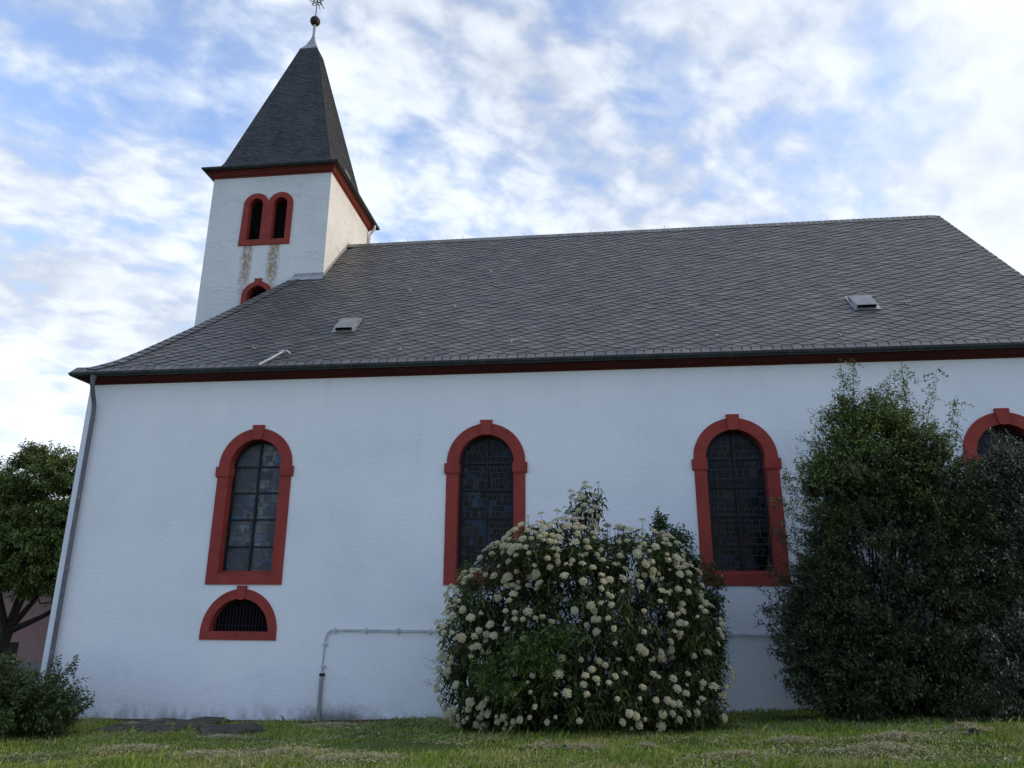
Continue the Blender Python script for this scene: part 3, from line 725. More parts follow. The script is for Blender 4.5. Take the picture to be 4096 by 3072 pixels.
def build_tower():
    y0 = TY0
    b1, b2, hw, sp, bt, ot, wo = 1.91, 2.725, .232, 14.50, 13.26, 13.07, .42
    lowx = 2.27
    mb = MB()
    holes = [arch_outline(b1, bt-.06, sp, hw+.06), arch_outline(b2, bt-.06, sp, hw+.06), arch_outline(lowx, 10.2, 11.32, .40)]
    wall_with_holes(mb, [(TX0, -1), (TX1, -1), (TX1, TZ+.1), (TX0, TZ+.1)], holes, y0, .35)
    mb.poly([(TX1, y0, -1), (TX1, TY1, -1), (TX1, TY1, TZ+.1), (TX1, y0, TZ+.1)])
    mb.poly([(TX1, TY1, -1), (TX0, TY1, -1), (TX0, TY1, TZ+.1), (TX1, TY1, TZ+.1)])
    mb.poly([(TX0, TY1, -1), (TX0, y0, -1), (TX0, y0, TZ+.1), (TX0, TY1, TZ+.1)])
    mb.build('tower_wall', MAT['tower_plaster'], church)
    def louvres(win, cx, z0, zs, hw, top):
        g = MB(); g.poly([(x, y0+.30, z) for x, z in arch_outline(cx, z0-.05, zs, hw+.05)]); g.build('window_opening', MAT['dark_void'], win)
        l = MB(); z = z0+.03
        while z < top-.05:
            w = hw if z < zs else math.sqrt(max(.0004, hw*hw-(z-zs)**2))
            l.poly([(cx-w, y0+.16, z), (cx+w, y0+.16, z), (cx+w, y0+.26, z+.075), (cx-w, y0+.26, z+.075)])
            l.poly([(cx-w, y0+.16, z-.014), (cx+w, y0+.16, z-.014), (cx+w, y0+.16, z), (cx-w, y0+.16, z)])
            l.poly([(cx-w, y0+.26, z+.06), (cx+w, y0+.26, z+.06), (cx+w, y0+.16, z-.014), (cx-w, y0+.16, z-.014)])
            z += .088
        l.build('louvres', MAT['louvre_wood'], win)
    def shift(mb): mb.v = [(x, y+y0, z) for x, y, z in mb.v]
    # twin belfry window
    mb = MB(); PR = -.035; N = 20
    mid = (b1+b2)/2
    for s, cx in ((-1, b1), (1, b2)):
        inner = [(cx-hw, bt), (cx+hw, bt)] + arc_pts(cx, sp, hw, N)
        xo0, xo1 = (cx-wo-.035, mid) if s < 0 else (mid, cx+wo+.0)
        outer = [(xo0, ot), (xo1, ot)]
        for x, z in arc_pts(cx, sp, wo, N):
            outer.append((min(x, mid) if s < 0 else max(x, mid), z))
        ring_between(mb, outer, inner, PR, .30)
        mb.poly([(cx-hw, PR-.003, bt-.02), (cx+hw, PR-.003, bt-.02), (cx+hw, .3, bt+.08), (cx-hw, .3, bt+.08)])
    shift(mb); win = mb.build('belfry_window', MAT['red_stone'], church)
    for cx in (b1, b2): louvres(win, cx, bt, sp, hw, sp+hw)
    mb = MB()
    outer = [(lowx-.50, 10.2), (lowx+.50, 10.2)] + arc_pts(lowx, 11.32, .50, N, rz=.49)
    inner = [(lowx-.33, 10.3), (lowx+.33, 10.3)] + arc_pts(lowx, 11.32, .33, N)
    ring_between(mb, outer, inner, PR, .30); shift(mb)
    w2 = mb.build('sound_window', MAT['red_stone'], church)
    k = MB(); prism(k, keystone_poly(lowx, 11.90, 11.66, .24, .16, .01), PR-.02, .1); shift(k); k.build('keystone', MAT['red_stone'], w2)
    louvres(w2, lowx, 10.3, 11.32, .33, 11.65)
    prof = [(-.02, TZ-.05), (.015, TZ-.05), (.015, TZ), (.05, TZ+.01), (.09, TZ+.05), (.13, TZ+.10), (.19, TZ+.125), (.19, TZ+.21), (-.02, TZ+.24)]
    ring = [(TX0, TY1, -1, 1), (TX0, TY0, -1, -1), (TX1, TY0, 1, -1), (TX1, TY1, 1, 1), (TX0, TY1, -1, 1)]
    cornice_loop('tower_cornice', ring, prof, MAT['red_timber'], church)
    o = .175; zg = TZ+.215
    gutter_loop('tower_gutter', [(x+dx*o, y+dy*o, zg, dx, dy) for x, y, dx, dy in ring], .072, [MAT['zinc_dark'], MAT['seam_zinc']], church)
    mb = MB(); mb.tube([(TX1+.25, TY1-.10, TZ+.14), (TX1+.24, TY1-.10, TZ-.02), (TX1+.09, TY1-.10, TZ-.22), (TX1+.07, TY1-.10, TZ-.4), (TX1+.07, TY1-.10, 10)], .05, 8)
    mb.build('tower_downpipe', MAT['service_grey'], church)
    # spire
    HB = TW/2 + .255; ZB = TZ+.225; H1 = 1.80; Z1 = ZB+.42; ZA = 23.12
    prof = [(HB, ZB), (HB-.20, ZB+.10), (HB-.36, ZB+.24), (H1, Z1), (.02, ZA)]
    pw = [p[0] for p in prof]; pz = [p[1] for p in prof]
    sl = [0]
    for a, b in zip(prof, prof[1:]): sl.append(sl[-1]+math.dist(a, b))
    ZC = 22.06    # where the metal cap starts
    sC = float(np.interp(ZC, pz, sl))
    xc, yc = TXC, YR
    mb = MB()
    for q in range(4):
        c, s = round(math.cos(q*math.pi/2)), round(math.sin(q*math.pi/2))
        def P(u, v, h, c=c, s=s):
            w = float(np.interp(v, sl, pw)); z = float(np.interp(v, sl, pz))
            i = min(len(sl)-2, max(0, int(np.searchsorted(sl, v)-1))); dw, dz = pw[i+1]-pw[i], pz[i+1]-pz[i]; L_ = math.hypot(dw, dz)
            w += h*dz/L_; z += -h*dw/L_
            x, y = u, -w
            return (xc + x*c - y*s, yc + x*s + y*c, z)
        for a in range(len(prof)-1):
            w0, z0 = prof[a]; w1, z1 = prof[a+1]; e = sl[a+1]
            if a == len(prof)-2: e = sC; w1 = float(np.interp(sC, sl, pw))
            mb.poly([P(-w0, sl[a], -.02), P(w0, sl[a], -.02), P(w1, e, -.02), P(-w1, e, -.02)])
        half = lambda v: float(np.interp(v, sl, pw))
        slates(mb, P, lambda v: -half(v), lambda v: half(v), .0, sC, .135, .125, R(5), 30+q, th=.010)
        # hip stones, laid over the right edge of each face
        v = .45
        while v < sC-.05:
            w = half(v); w2 = half(v+.12)
            qd = [(w-.20, v-.03), (w+.02, v), (w2+.02, v+.13), (w2-.19, v+.13)]
            slate_piece(mb, P, qd, lambda u, vv, v=v: .040-.10*(vv-v), .011); v += .105
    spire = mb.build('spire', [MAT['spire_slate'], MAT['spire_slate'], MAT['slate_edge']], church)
    # metal cap, ball and cross
    wC = float(np.interp(ZC, pz, pw))
    cp = [(wC+.05, ZC-.04), (wC*.62, ZC+.27), (.070, ZC+.62), (.055, ZC+.74)]
    k = MB()
    for q in range(4):
        c, s = round(math.cos(q*math.pi/2)), round(math.sin(q*math.pi/2))
        for (w0, z0), (w1, z1) in zip(cp, cp[1:]):
            pts = [(-w0, -w0, z0), (w0, -w0, z0), (w1, -w1, z1), (-w1, -w1, z1)]
            k.poly([(xc + x*c - y*s, yc + x*s + y*c, z) for x, y, z in pts])
    k.tube([(xc, yc, ZC+.66), (xc, yc, 23.42)], .055, 8)
    k.build('spire_cap', MAT['lead_sheet'], spire)
    zb = 23.56; rb = .19
    bm = bmesh.new(); bmesh.ops.create_uvsphere(bm, u_segments=24, v_segments=16, radius=rb)
    bmesh.ops.translate(bm, verts=bm.verts, vec=(xc, yc, zb)); me = bpy.data.meshes.new('finial_ball'); bm.to_mesh(me); bm.free()
    me.polygons.foreach_set('use_smooth', [True]*len(me.polygons)); me.materials.append(MAT['old_copper'])
    bo = bpy.data.objects.new('finial_ball', me); COL.objects.link(bo); bo.parent = spire
    c = MB(); zt = zb+rb
    c.tube([(xc, yc, zt-.02), (xc, yc, 26.0)], .020, 6)
    c.tube([(xc-.06, yc, zt+.05), (xc, yc, zt+.01), (xc+.06, yc, zt+.05)], .012, 5)
    def scroll(x0, z0, r, s, turns=1.2):
        c.tube([(xc + s*(x0 + r*(1-.45*t/12)*math.cos(2*math.pi*turns*t/12)), yc, z0 + r*(1-.45*t/12)*math.sin(2*math.pi*turns*t/12)) for t in range(13)], .014, 5)
    for s in (-1, 1):
        scroll(.11, zt+.62, .085, s); scroll(.20, zt+.84, .12, s); scroll(.08, zt+.95, .07, s)
        c.tube([(xc, yc, zt+.98), (xc+(.30 if s > 0 else -.12), yc, zt+(.38 if s > 0 else .75))], .016, 5); c.tube([(xc+.02*s, yc, zt+.80), (xc+.07+s*.06, yc, zt+.48-.1*s)], .014, 5)
        c.tube([(xc, yc, zt+.72), (xc+s*.14, yc, zt+.70), (xc+s*.22, yc, zt+.98), (xc+s*.13, yc, zt+1.2)], .014, 5)
    c.tube([(xc-.5, yc, 25.25), (xc+.5, yc, 25.25)], .020, 6)
    c.build('finial_cross', MAT['wrought_iron'], spire)
    # little hatch on the east side of the spire
    hz = 16.55; v0 = float(np.interp(hz-.35, pz, sl)); v1 = float(np.interp(hz+.38, pz, sl))
    def PE(u, v, h):
        w = float(np.interp(v, sl, pw)); z = float(np.interp(v, sl, pz)); return (xc+w+h, yc+u, z)
    hm = MB()
    for (ua, ub, va, vb, h, m) in ((-.05, .55, v0, v1, .06, 0), (.0, .5, v0+.06, v1-.06, .066, 1)):
        hm.poly([PE(ua, va, h), PE(ub, va, h), PE(ub, vb, h), PE(ua, vb, h)], m)
        if m == 0:
            for (a, b) in (((ua, va), (ub, va)), ((ub, va), (ub, vb)), ((ub, vb), (ua, vb)), ((ua, vb), (ua, va))):
                hm.poly([PE(*a, h), PE(*b, h), PE(*b, -.02), PE(*a, -.02)], 0)
    hm.build('roof_hatch', [MAT['white_frame'], MAT['dark_glass']], spire)
build_tower()

def service_pipes():
    mb = MB(); z = 1.73
    for dz, dy in ((0, 0), (-.030, .004)):
        mb.tube([(6.56+.3*dz, -.035, .62), (6.57, -.035, 1.2), (6.575-dz*.5, -.035, 1.52+dz), (6.61-dz*.5, -.035, 1.66+dz), (6.70, -.035, z+dz), (6.85, -.035, z+dz), (22.9, -.035, z-.04+dz)], .0115, 6)
    p = mb.build('service_pipe', MAT['service_grey'], church)
    mb = MB(); mb.tube([(6.55, -.05, -.4), (6.555, -.05, .74)], .040, 8); mb.tube([(6.555, -.05, .70), (6.555, -.05, .78)], [.048, .03], 8); mb.build('pipe_sleeve', MAT['zinc_grey'], p)
    mb = MB(); mb.box((6.515, -.075, .78), (6.615, -.005, .84)); mb.build('earthing_clamp', MAT['wrought_iron'], p)
    xs = list(np.arange(6.78, 22.9, .70))
    for x in xs:
        c = MB(); c.box((x-.014, -.060, z-.085), (x+.014, -.0, z+.045)); c.box((x-.022, -.058, z-.03), (x+.022, -.006, z-.005)); c.build('pipe_clip', MAT['service_grey'], p)
    for zz in (1.42, .98): 
        c = MB(); c.box((6.52, -.058, zz-.014), (6.63, -.0, zz+.014)); c.build('pipe_clip', MAT['service_grey'], p)
service_pipes()

# ------------------------------------------------------------------ plants
def unit(v): return v/np.maximum(np.linalg.norm(v, axis=-1, keepdims=True), 1e-9)
def rand_dirs(n, rng): return unit(rng.normal(size=(n, 3)))
def leaf_arrays(P, D, Nrm, Ln, Wd, droop=.15, fold=.18):
    "one folded quad per leaf: base, side, tip, side"
    S = unit(np.cross(D, Nrm)); Nn = unit(np.cross(S, D))
    Ln = Ln[:, None]; Wd = Wd[:, None]
    b = P; t = P + D*Ln + np.array([0, 0, -1.])*Ln*droop
    m = P + D*Ln*.48 + Nn*Wd*fold
    V = np.stack([b, m + S*Wd*.5, t, m - S*Wd*.5], 1).reshape(-1, 3)
    return V
def blob_points(blobs, n, rng, lo=.55, power=.5, gaps=.0, gscale=1.0, seed=0, zmin=None):
    "points in a union of ellipsoids (cx,cy,cz,rx,ry,rz), thinned by 3-D noise so that the crown has holes and clumps"
    B = np.array(blobs, float); area = (B[:, 3]*B[:, 4]+B[:, 3]*B[:, 5]+B[:, 4]*B[:, 5]); area /= area.sum()
    out, dirs = [], []; c = 0
    while c < n:
        k = rng.choice(len(B), n, p=area); d = rand_dirs(n, rng); r = lo + (1-lo)*rng.random(n)**power
        p = B[k, :3] + B[k, 3:]*d*r[:, None]
        keep = np.ones(n, bool)
        for j in range(len(B)):       # drop most points deep inside another blob
            q = np.linalg.norm((p-B[j, :3])/B[j, 3:], axis=1)
            keep &= (q > lo*.92) | (k == j)
        if zmin is not None: keep &= p[:, 2] > zmin(p[:, 0], p[:, 1])
        if gaps:
            nv = np.array([mnoise.fractal(Vector((x*gscale+seed, y*gscale, z*gscale)), 1, 2, 3) if kk else -9 for (x, y, z), kk in zip(p, keep)])
            keep &= nv > (-.45 + gaps*1.0)
        o = unit((p-B[k, :3])/B[k, 3:]**1.0)
        out.append(p[keep]); dirs.append(o[keep]); c += keep.sum()
    return np.concatenate(out)[:n], np.concatenate(dirs)[:n]
def grow_leaves(tips, outs, rng, per=8, twig=.28, size=(.05, .08), aspect=.5, upw=.35, spread=.9, droop=.15, sizevar=None):
    n = len(tips)
    T = unit(outs + np.array([0, 0, upw]) + rng.normal(size=(n, 3))*.35)
    t = np.tile(np.linspace(0, 1, per), (n, 1)) + rng.normal(size=(n, per))*.05
    P = tips[:, None, :] - T[:, None, :]*twig*(1-t)[..., None]
    P += rng.normal(size=P.shape)*.008
    a = unit(np.cross(T, rng.normal(size=(n, 3))))
    b = np.cross(T, a)
    ph = np.arange(per)[None, :]*2.4 + rng.random((n, 1))*6.28
    side = a[:, None, :]*np.cos(ph)[..., None] + b[:, None, :]*np.sin(ph)[..., None]
    D = unit(T[:, None, :]*(1-spread*.55) + side*spread + rng.normal(size=P.shape)*.18)
    Nn = unit(np.array([0, 0, 1.]) + rng.normal(size=P.shape)*.45 + T[:, None, :]*.3)
    L = rng.uniform(size[0], size[1], (n, per))
    return leaf_arrays(P.reshape(-1, 3), D.reshape(-1, 3), Nn.reshape(-1, 3), L.ravel(), (L*aspect*rng.uniform(.8, 1.2, L.shape)).ravel(), droop), (tips - T*twig), T
def quads_of(V): return np.arange(len(V), dtype=np.int32).reshape(-1, 4)
def twig_mesh(A, B, r0, r1):
    "three sided sticks from A to B"
    d = unit(B-A); s = unit(np.cross(d, np.array([.3, .2, 1.]))); u = np.cross(d, s); V = []; n = len(A)
    r0 = np.broadcast_to(np.asarray(r0, float), n)[:, None]; r1 = np.broadcast_to(np.asarray(r1, float), n)[:, None]
    for k in range(3):
        o = s*math.cos(k*2.094)+u*math.sin(k*2.094); V += [A+o*r0, B+o*r1]
    V = np.stack(V, 1).reshape(-1, 3); i = (np.arange(n)*6)[:, None]
    q = np.concatenate([i+np.array([[0, 2, 3, 1]]), i+np.array([[2, 4, 5, 3]]), i+np.array([[4, 0, 1, 5]])], 0)
    return V, q
def stems(mb, bases, targets, rng, r=(.03, .006), bend=.35, n=7):
    for t in targets:
        b = bases[rng.integers(len(bases))]; b = np.array(b); t = np.array(t)
        mid = b*.45 + t*.55; mid[2] += bend*np.linalg.norm(t-b)*.25; mid[:2] = b[:2] + (t[:2]-b[:2])*.38
        mid += rng.normal(size=3)*.08
        pts = [(1-s)**2*b + 2*s*(1-s)*mid + s*s*t for s in np.linspace(0, 1, n)]
        k = rng.uniform(.7, 1.3)
        mb.tube(pts, [(r[0]+(r[1]-r[0])*i/(n-1))*k for i in range(n)], 5, cap=False)
def join_twigs(parent, name, A, B, r0, r1, mat):
    V, q = twig_mesh(A, B, r0, r1); return np_mesh(name, V, q, mat, parent)

def shrub(name, loc, label, cat, blobs, ntips, leafmat, seed, per=8, twig=.28, size=(.05, .08), aspect=.5, gaps=.25, gscale=1.2, lo=.55,
          upw=.35, nstem=26, droop=.15, sprays=(), twigmat='twig', group=None, spread=.9, inner=.35, base_spread=.4, clump=0, crad=.2):
    rng = np.random.default_rng(seed); root = empty(name, loc, label, cat, group)
    zm = lambda x, y: ground_z(x, y)+.04
    if clump:       # leaves sit on side branches, not evenly through the crown
        c0, o0 = blob_points(blobs, ntips//clump, rng, lo, .5, gaps, gscale, seed, zm)
        of = rng.normal(size=(len(c0), clump, 3))*np.array([1, 1, .55]); tips = (c0[:, None]+of*crad).reshape(-1, 3); outs = unit(o0[:, None]+of*.55).reshape(-1, 3)
    else: tips, outs = blob_points(blobs, ntips, rng, lo, .5, gaps, gscale, seed, zm)
    if inner:
        t2, o2 = blob_points(blobs, int(ntips*inner), rng, .15, .8, 0, 1, seed, zm); tips = np.concatenate([tips, t2]); outs = np.concatenate([outs, o2])
    for (p, d, ln, k) in sprays:         # long free shoots that stick out of the crown
        p = np.array(p, float); d = np.array(d, float); d /= np.linalg.norm(d)
        s = np.linspace(0, ln, k)[:, None]; q = p + d*s + rng.normal(size=(k, 3))*(.03 + .05*(1-s/ln)); tips = np.concatenate([tips, q]); outs = np.concatenate([outs, unit(d + rng.normal(size=(k, 3))*.6)])
    V, A, T = grow_leaves(tips, outs, rng, per, twig, size, aspect, upw, spread, droop)
    V[:, 2] = np.maximum(V[:, 2], ground_z(V[:, 0], V[:, 1])+.015)
    np_mesh('foliage', V, quads_of(V), MAT[leafmat], root)
    tw, q = twig_mesh(A, tips, .0045, .002)
    wood = np_mesh('twigs', tw, q, MAT[twigmat], root)
    mb = MB(); bases = [(loc[0]+rng.normal()*base_spread, loc[1]+rng.normal()*base_spread*.5, gz(loc[0], loc[1])-.05) for _ in range(9)]
    sel = rng.choice(len(A), min(nstem, len(A)), replace=False)
    stems(mb, bases, list(A[sel]), rng, (.024, .005))
    for (p, d, ln, k) in sprays:
        p = np.array(p, float); d = np.array(d, float); d /= np.linalg.norm(d); mb.tube([p-d*.5, p+d*ln], [.007, .002], 4, cap=False)
    mb.build('stems', MAT['bark'], root)
    return root

# --- tall evergreen shrub in front of the fourth bay
def build_tall_shrub():
    X, Y = 17.7, -1.85
    blobs = [(17.85, Y, 2.7, 1.65, 1.25, 2.25), (17.75, Y, 4.5, 1.0, .9, 1.15), (17.40, Y, 5.55, .58, .5, .62), (18.15, Y, 5.55, .55, .5, .66), (17.75, Y, 5.2, .90, .75, .80), (18.5, Y, 5.2, .55, .6, .8), (17.3, Y-.1, 6.15, .24, .22, .34), (17.9, Y-.1, 6.05, .26, .2, .28), (16.75, Y, 4.75, .40, .4, .5), (18.9, Y, 3.3, 1.0, .95, 1.5), (16.35, Y, 1.6, .70, .75, .9), (16.9, Y, 1.0, .95, .9, .85),
             (16.65, Y, 2.3, .80, .8, 1.1), (17.8, Y, 1.25, 1.60, 1.25, 1.1), (18.75, Y, 4.4, .70, .8, 1.0), (17.1, Y, 3.9, .70, .8, 1.0)]
    sp = []
    rng = np.random.default_rng(5)
    for (x, z, dx, dz, l) in ((17.25, 6.0, -.10, 1, .75), (17.45, 6.1, .12, 1, .85), (17.75, 5.9, .55, 1, .6), (18.0, 6.0, .25, 1, .6), (18.55, 5.8, .12, 1, 1.15), (18.75, 5.6, .25, 1, 1.05), (19.0, 5.4, .4, 1, .7),
                         (18.4, 5.7, -.05, 1, .9), (16.75, 5.0, -.35, 1, .45), (16.2, 4.25, -.55, .8, .45), (15.95, 3.35, -.6, .75, .45), (15.85, 2.8, -.7, .7, .4), (15.75, 2.2, -1, .35, .35), (15.75, 1.7, -1, .3, .3), (15.95, 1.25, -1, .1, .3), (16.1, 3.9, -.7, .6, .5),
                         (15.8, 2.05, -1, .5, .45), (16.25, .9, -1, .05, .35)):
        sp.append(((x, Y-.2+rng.normal()*.25, z), (dx, rng.normal()*.15, dz), l, 15))
    for i in range(34):
        z = rng.uniform(.7, 5.2); xl = np.interp(z, [.5, 1.5, 2.6, 4, 5.2], [16.3, 15.9, 16.1, 16.6, 17.0])
        sp.append(((xl+rng.random()*.4, Y+rng.normal()*.5, z), (-1, rng.normal()*.4, rng.uniform(.1, 1.0)), rng.uniform(.3, .75), 11))
    shrub('tall_shrub', (X, Y, gz(X, Y)), 'tall dark evergreen shrub with bright shoots at its top, beside the third large window', 'shrub', blobs, 11500, 'privet_leaf', 21,
          per=10, twig=.30, size=(.045, .080), aspect=.50, gaps=.10, gscale=1.0, lo=.55, nstem=70, sprays=sp, upw=.4, clump=15, crad=.15)
def build_grey_shrub():
    X, Y = 20.3, -1.7
    blobs = [(20.35, Y, 2.7, 1.6, 1.2, 2.55), (20.9, Y, 4.2, 1.3, .9, 1.25), (20.3, Y, 4.7, .8, .7, .7), (19.7, Y-.3, 1.4, 1.4, 1.1, 1.25), (21.3, Y, 2.2, 1.5, 1.2, 2.3), (20.1, Y, 4.3, .9, .8, .85), (22.6, Y, 2.0, 1.3, 1.2, 1.9), (19.35, Y-.1, 3.2, .8, .8, 1.0)]
    sp = [((20.0, Y, 4.7), (.1, 0, 1), .45, 8), ((20.5, Y, 4.6), (.3, 0, 1), .5, 8), ((19.6, Y, 4.4), (-.2, 0, 1), .4, 6)]
    shrub('grey_shrub', (X, Y, gz(X, Y)), 'grey green small leaved shrub at the right edge, in front of the fourth large window', 'shrub', blobs, 11000, 'grey_leaf', 33,
          per=10, twig=.28, size=(.038, .068), aspect=.5, gaps=.12, gscale=1.2, lo=.55, nstem=50, sprays=sp, upw=.3, clump=14, crad=.14)
build_tall_shrub(); build_grey_shrub()

# --- viburnum with cream flower heads
def flower_head_mesh(name, rng, n=34):
    "a flat-topped dome of small florets"
    mb = MB(); wob = rng.normal(size=6)
    for i in range(n):
        a = i*2.39996; r = math.sqrt((i+.5)/n)
        x, y = r*math.cos(a), r*math.sin(a); z = .78*math.sqrt(max(0, 1-r*r*.96)) - .20 + rng.normal()*.03
        s = .20 + rng.random()*.05
        c = np.array([x*(.92+.06*wob[int(a*1.9) % 6]), y*(.92+.09*wob[int(a*1.3) % 6]), z + .06*wob[int(a*.9) % 6]])
        v = [c+np.array([0, 0, s*.75])]
        m = 6
        for k in range(m): v.append(c+np.array([s*math.cos(k*2*math.pi/m), s*math.sin(k*2*math.pi/m), .05*rng.normal()*s]))
        v.append(c+np.array([0, 0, -s*.5]))
        f = [(0, 1+k, 1+(k+1) % m) for k in range(m)] + [(m+1, 1+(k+1) % m, 1+k) for k in range(m)]
        mb.raw(v, f)
    me_o = mb.build(name, MAT['cream_flower'])
    return me_o
def build_viburnum():
    rng = np.random.default_rng(42); Y = -2.15; X = 12.1
    root = empty('viburnum', (X, Y, gz(X, Y)), 'large round viburnum covered in cream flower heads, growing against the white wall', 'flowering shrub')
    blobs = [(12.05, Y, 1.75, 1.75, 1.15, 1.55), (12.2, Y-.1, .85, 2.25, 1.40, .80), (12.3, Y, 3.95, .26, .26, .42)]
    for (x, z, rx, rz) in ((10.35, 1.0, .75, .85), (10.15, 1.75, .55, .50), (10.45, 2.35, .72, .55), (10.95, 2.85, .70, .55), (11.45, 3.2, .62, .45), (12.0, 3.25, .60, .48), (12.75, 3.2, .62, .42), (13.3, 3.1, .68, .46),
                          (13.75, 2.6, .55, .50), (14.05, 1.9, .50, .45), (14.15, 1.15, .58, .50), (14.0, .6, .62, .45), (13.2, .75, .85, .6), (11.0, .6, .95, .5), (9.95, 1.25, .35, .4), (13.0, 2.1, .95, .8), (11.2, 1.9, .95, .85), (12.2, 2.6, .9, .6)):
        blobs.append((x, Y-.15+rng.normal()*.22, z, rx, rx*.95+.25, rz))
    zm = lambda x, y: ground_z(x, y)+.06
    tips, outs = blob_points(blobs, 3000, rng, .62, .5, .12, 1.1, 3, zm)
    t2, o2 = blob_points(blobs, 800, rng, .2, .8, 0, 1, 4, zm); tips = np.concatenate([tips, t2]); outs = np.concatenate([outs, o2])
    # long drooping leaves in whorls
    V, A, T = grow_leaves(tips, outs, rng, 8, .20, (.09, .17), .34, .45, 1.0, .45)
    V[:, 2] = np.maximum(V[:, 2], ground_z(V[:, 0], V[:, 1])+.015)
    np_mesh('foliage', V, quads_of(V), MAT['viburnum_leaf'], root)
    twA, twB = A, tips
    mb = MB(); bases = [(X+rng.normal()*.5, Y+rng.normal()*.25, gz(X, Y)-.05) for _ in range(14)]
    stems(mb, bases, list(A[rng.choice(len(A), 70, replace=False)]), rng, (.028, .006)); mb.build('stems', MAT['bark'], root)
    # flower heads on the outside
    fp, fo = blob_points(blobs, 12000, rng, .985, 1.0, 0, 1, 9, lambda x, y: ground_z(x, y)+.12)
    B = np.array(blobs)
    inside = np.zeros(len(fp), bool)
    for b in B: inside |= np.linalg.norm((fp-b[:3])/b[3:], axis=1) < .96
    ok = ~inside & (fp[:, 1] < Y+.8); fp, fo = fp[ok], fo[ok]
    u = (fp[:, 0]-X)/2.6; zz = (fp[:, 2]-1.9)/1.9
    dens = .22 + .75*np.clip(zz-.0, 0, 1) + .55*np.clip(-u-.1, 0, 1) + .55*np.clip(-zz-.35, 0, 1)*1.2 + .25*np.clip(u-.5, 0, 1)
    dens *= np.where(fp[:, 1] > Y+.6, .45, 1)
    clump = np.array([mnoise.noise(Vector((p[0]*1.6, p[1]*1.6, p[2]*1.6+7))) for p in fp]); dens *= np.clip(.75+1.1*clump, .12, 1.6)
    ok = rng.random(len(fp)) < dens*1.25; fp, fo = fp[ok], fo[ok]
    keep = []
    for i, p in enumerate(fp):
        if all(np.linalg.norm(p-fp[j]) > .076 for j in keep): keep.append(i)
        if len(keep) > 760: break
    fp, fo = fp[keep], fo[keep]
    # long shoots above the crown carry flowers too
    ex = np.array([(12.02, Y, 4.28), (12.30, Y+.05, 4.44), (12.55, Y, 4.43), (12.22, Y-.1, 4.22), (12.12, Y-.1, 4.10), (12.5, Y-.1, 4.18), (12.40, Y-.1, 3.72), (11.45, Y, 3.86), (11.75, Y, 3.90), (11.2, Y, 3.80), (13.35, Y, 3.72)])
    fp = np.concatenate([ex, fp]); fo = np.concatenate([np.tile([0, -.3, 1.], (len(ex), 1)), fo])
    sz = np.clip(rng.normal(.059, .014, len(fp)), .028, .088)
    fp = fp + fo*.06; fp[:, 2] += .03
    join_twigs(root, 'twigs', np.concatenate([twA, fp - unit(fo+np.array([0, 0, .9]))*.26]), np.concatenate([twB, fp]), .0055, .004, MAT['twig'])
    print('flowers', len(fp))
    protos = [flower_head_mesh('flower_head', rng) for _ in range(8)]
    def matrix(i):
        n = Vector(unit(fo[i]*.7 + np.array([0, -.22, .65]) + rng.normal(size=3)*.14))
        q_ = n.to_track_quat('Z', 'Y').to_matrix().to_4x4() @ Matrix.Rotation(rng.random()*6.28, 4, 'Z')
        s = sz[i]; return Matrix.Translation(Vector(fp[i])) @ q_ @ Matrix.Diagonal((s, s, s*rng.uniform(.75, 1.05), 1))
    campos = np.array(CAM_POS); score = sz/np.linalg.norm(fp-campos, axis=1)*np.where(fp[:, 1] < Y+.5, 1, .3)
    order = np.argsort(-score)[:]; first = set(order[:100].tolist()); rl = Matrix.Translation(-world_loc(root))
    VV, FF, off = [], [], 0
    for i in range(len(fp)):
        m = matrix(i); pm = protos[i % 8].data
        if i in first:
            o = bpy.data.objects.new('flower_head', pm); COL.objects.link(o); o.parent = root; o.matrix_local = rl @ m
        else:
            co = np.empty(len(pm.vertices)*3, np.float32); pm.vertices.foreach_get('co', co); co = co.reshape(-1, 3)
            mm = np.array(m); VV.append(co @ mm[:3, :3].T + mm[:3, 3]); f = np.empty(len(pm.polygons)*3, np.int32); pm.polygons.foreach_get('vertices', f); FF.append(f.reshape(-1, 3)+off); off += len(co)
    for p in protos: bpy.data.objects.remove(p)
    tag(np_mesh('flower_heads', np.concatenate(VV), np.concatenate(FF), MAT['cream_flower'], root, tris=True), kind='stuff')
    # leaves that hang below the free shoots
    k = 0
    pts = np.repeat(ex, 2, axis=0) + rng.normal(size=(len(ex)*2, 3))*.05 - np.array([0, 0, .08]); V, A, T = grow_leaves(pts, np.tile([0, 0, 1.], (len(pts), 1)), rng, 9, .30, (.13, .20), .25, .6, 1.0, .9)
    np_mesh('shoot_leaves', V, quads_of(V), MAT['viburnum_leaf'], root)
    mb = MB()
    for e in ex: mb.tube([np.array(e)-np.array([0, 0, .05]), (e[0]*.6+12.2*.4, Y, 3.5), (12.1, Y, 2.2)], [.006, .010, .016], 5, cap=False)
    mb.build('shoots', MAT['twig'], root)
build_viburnum()

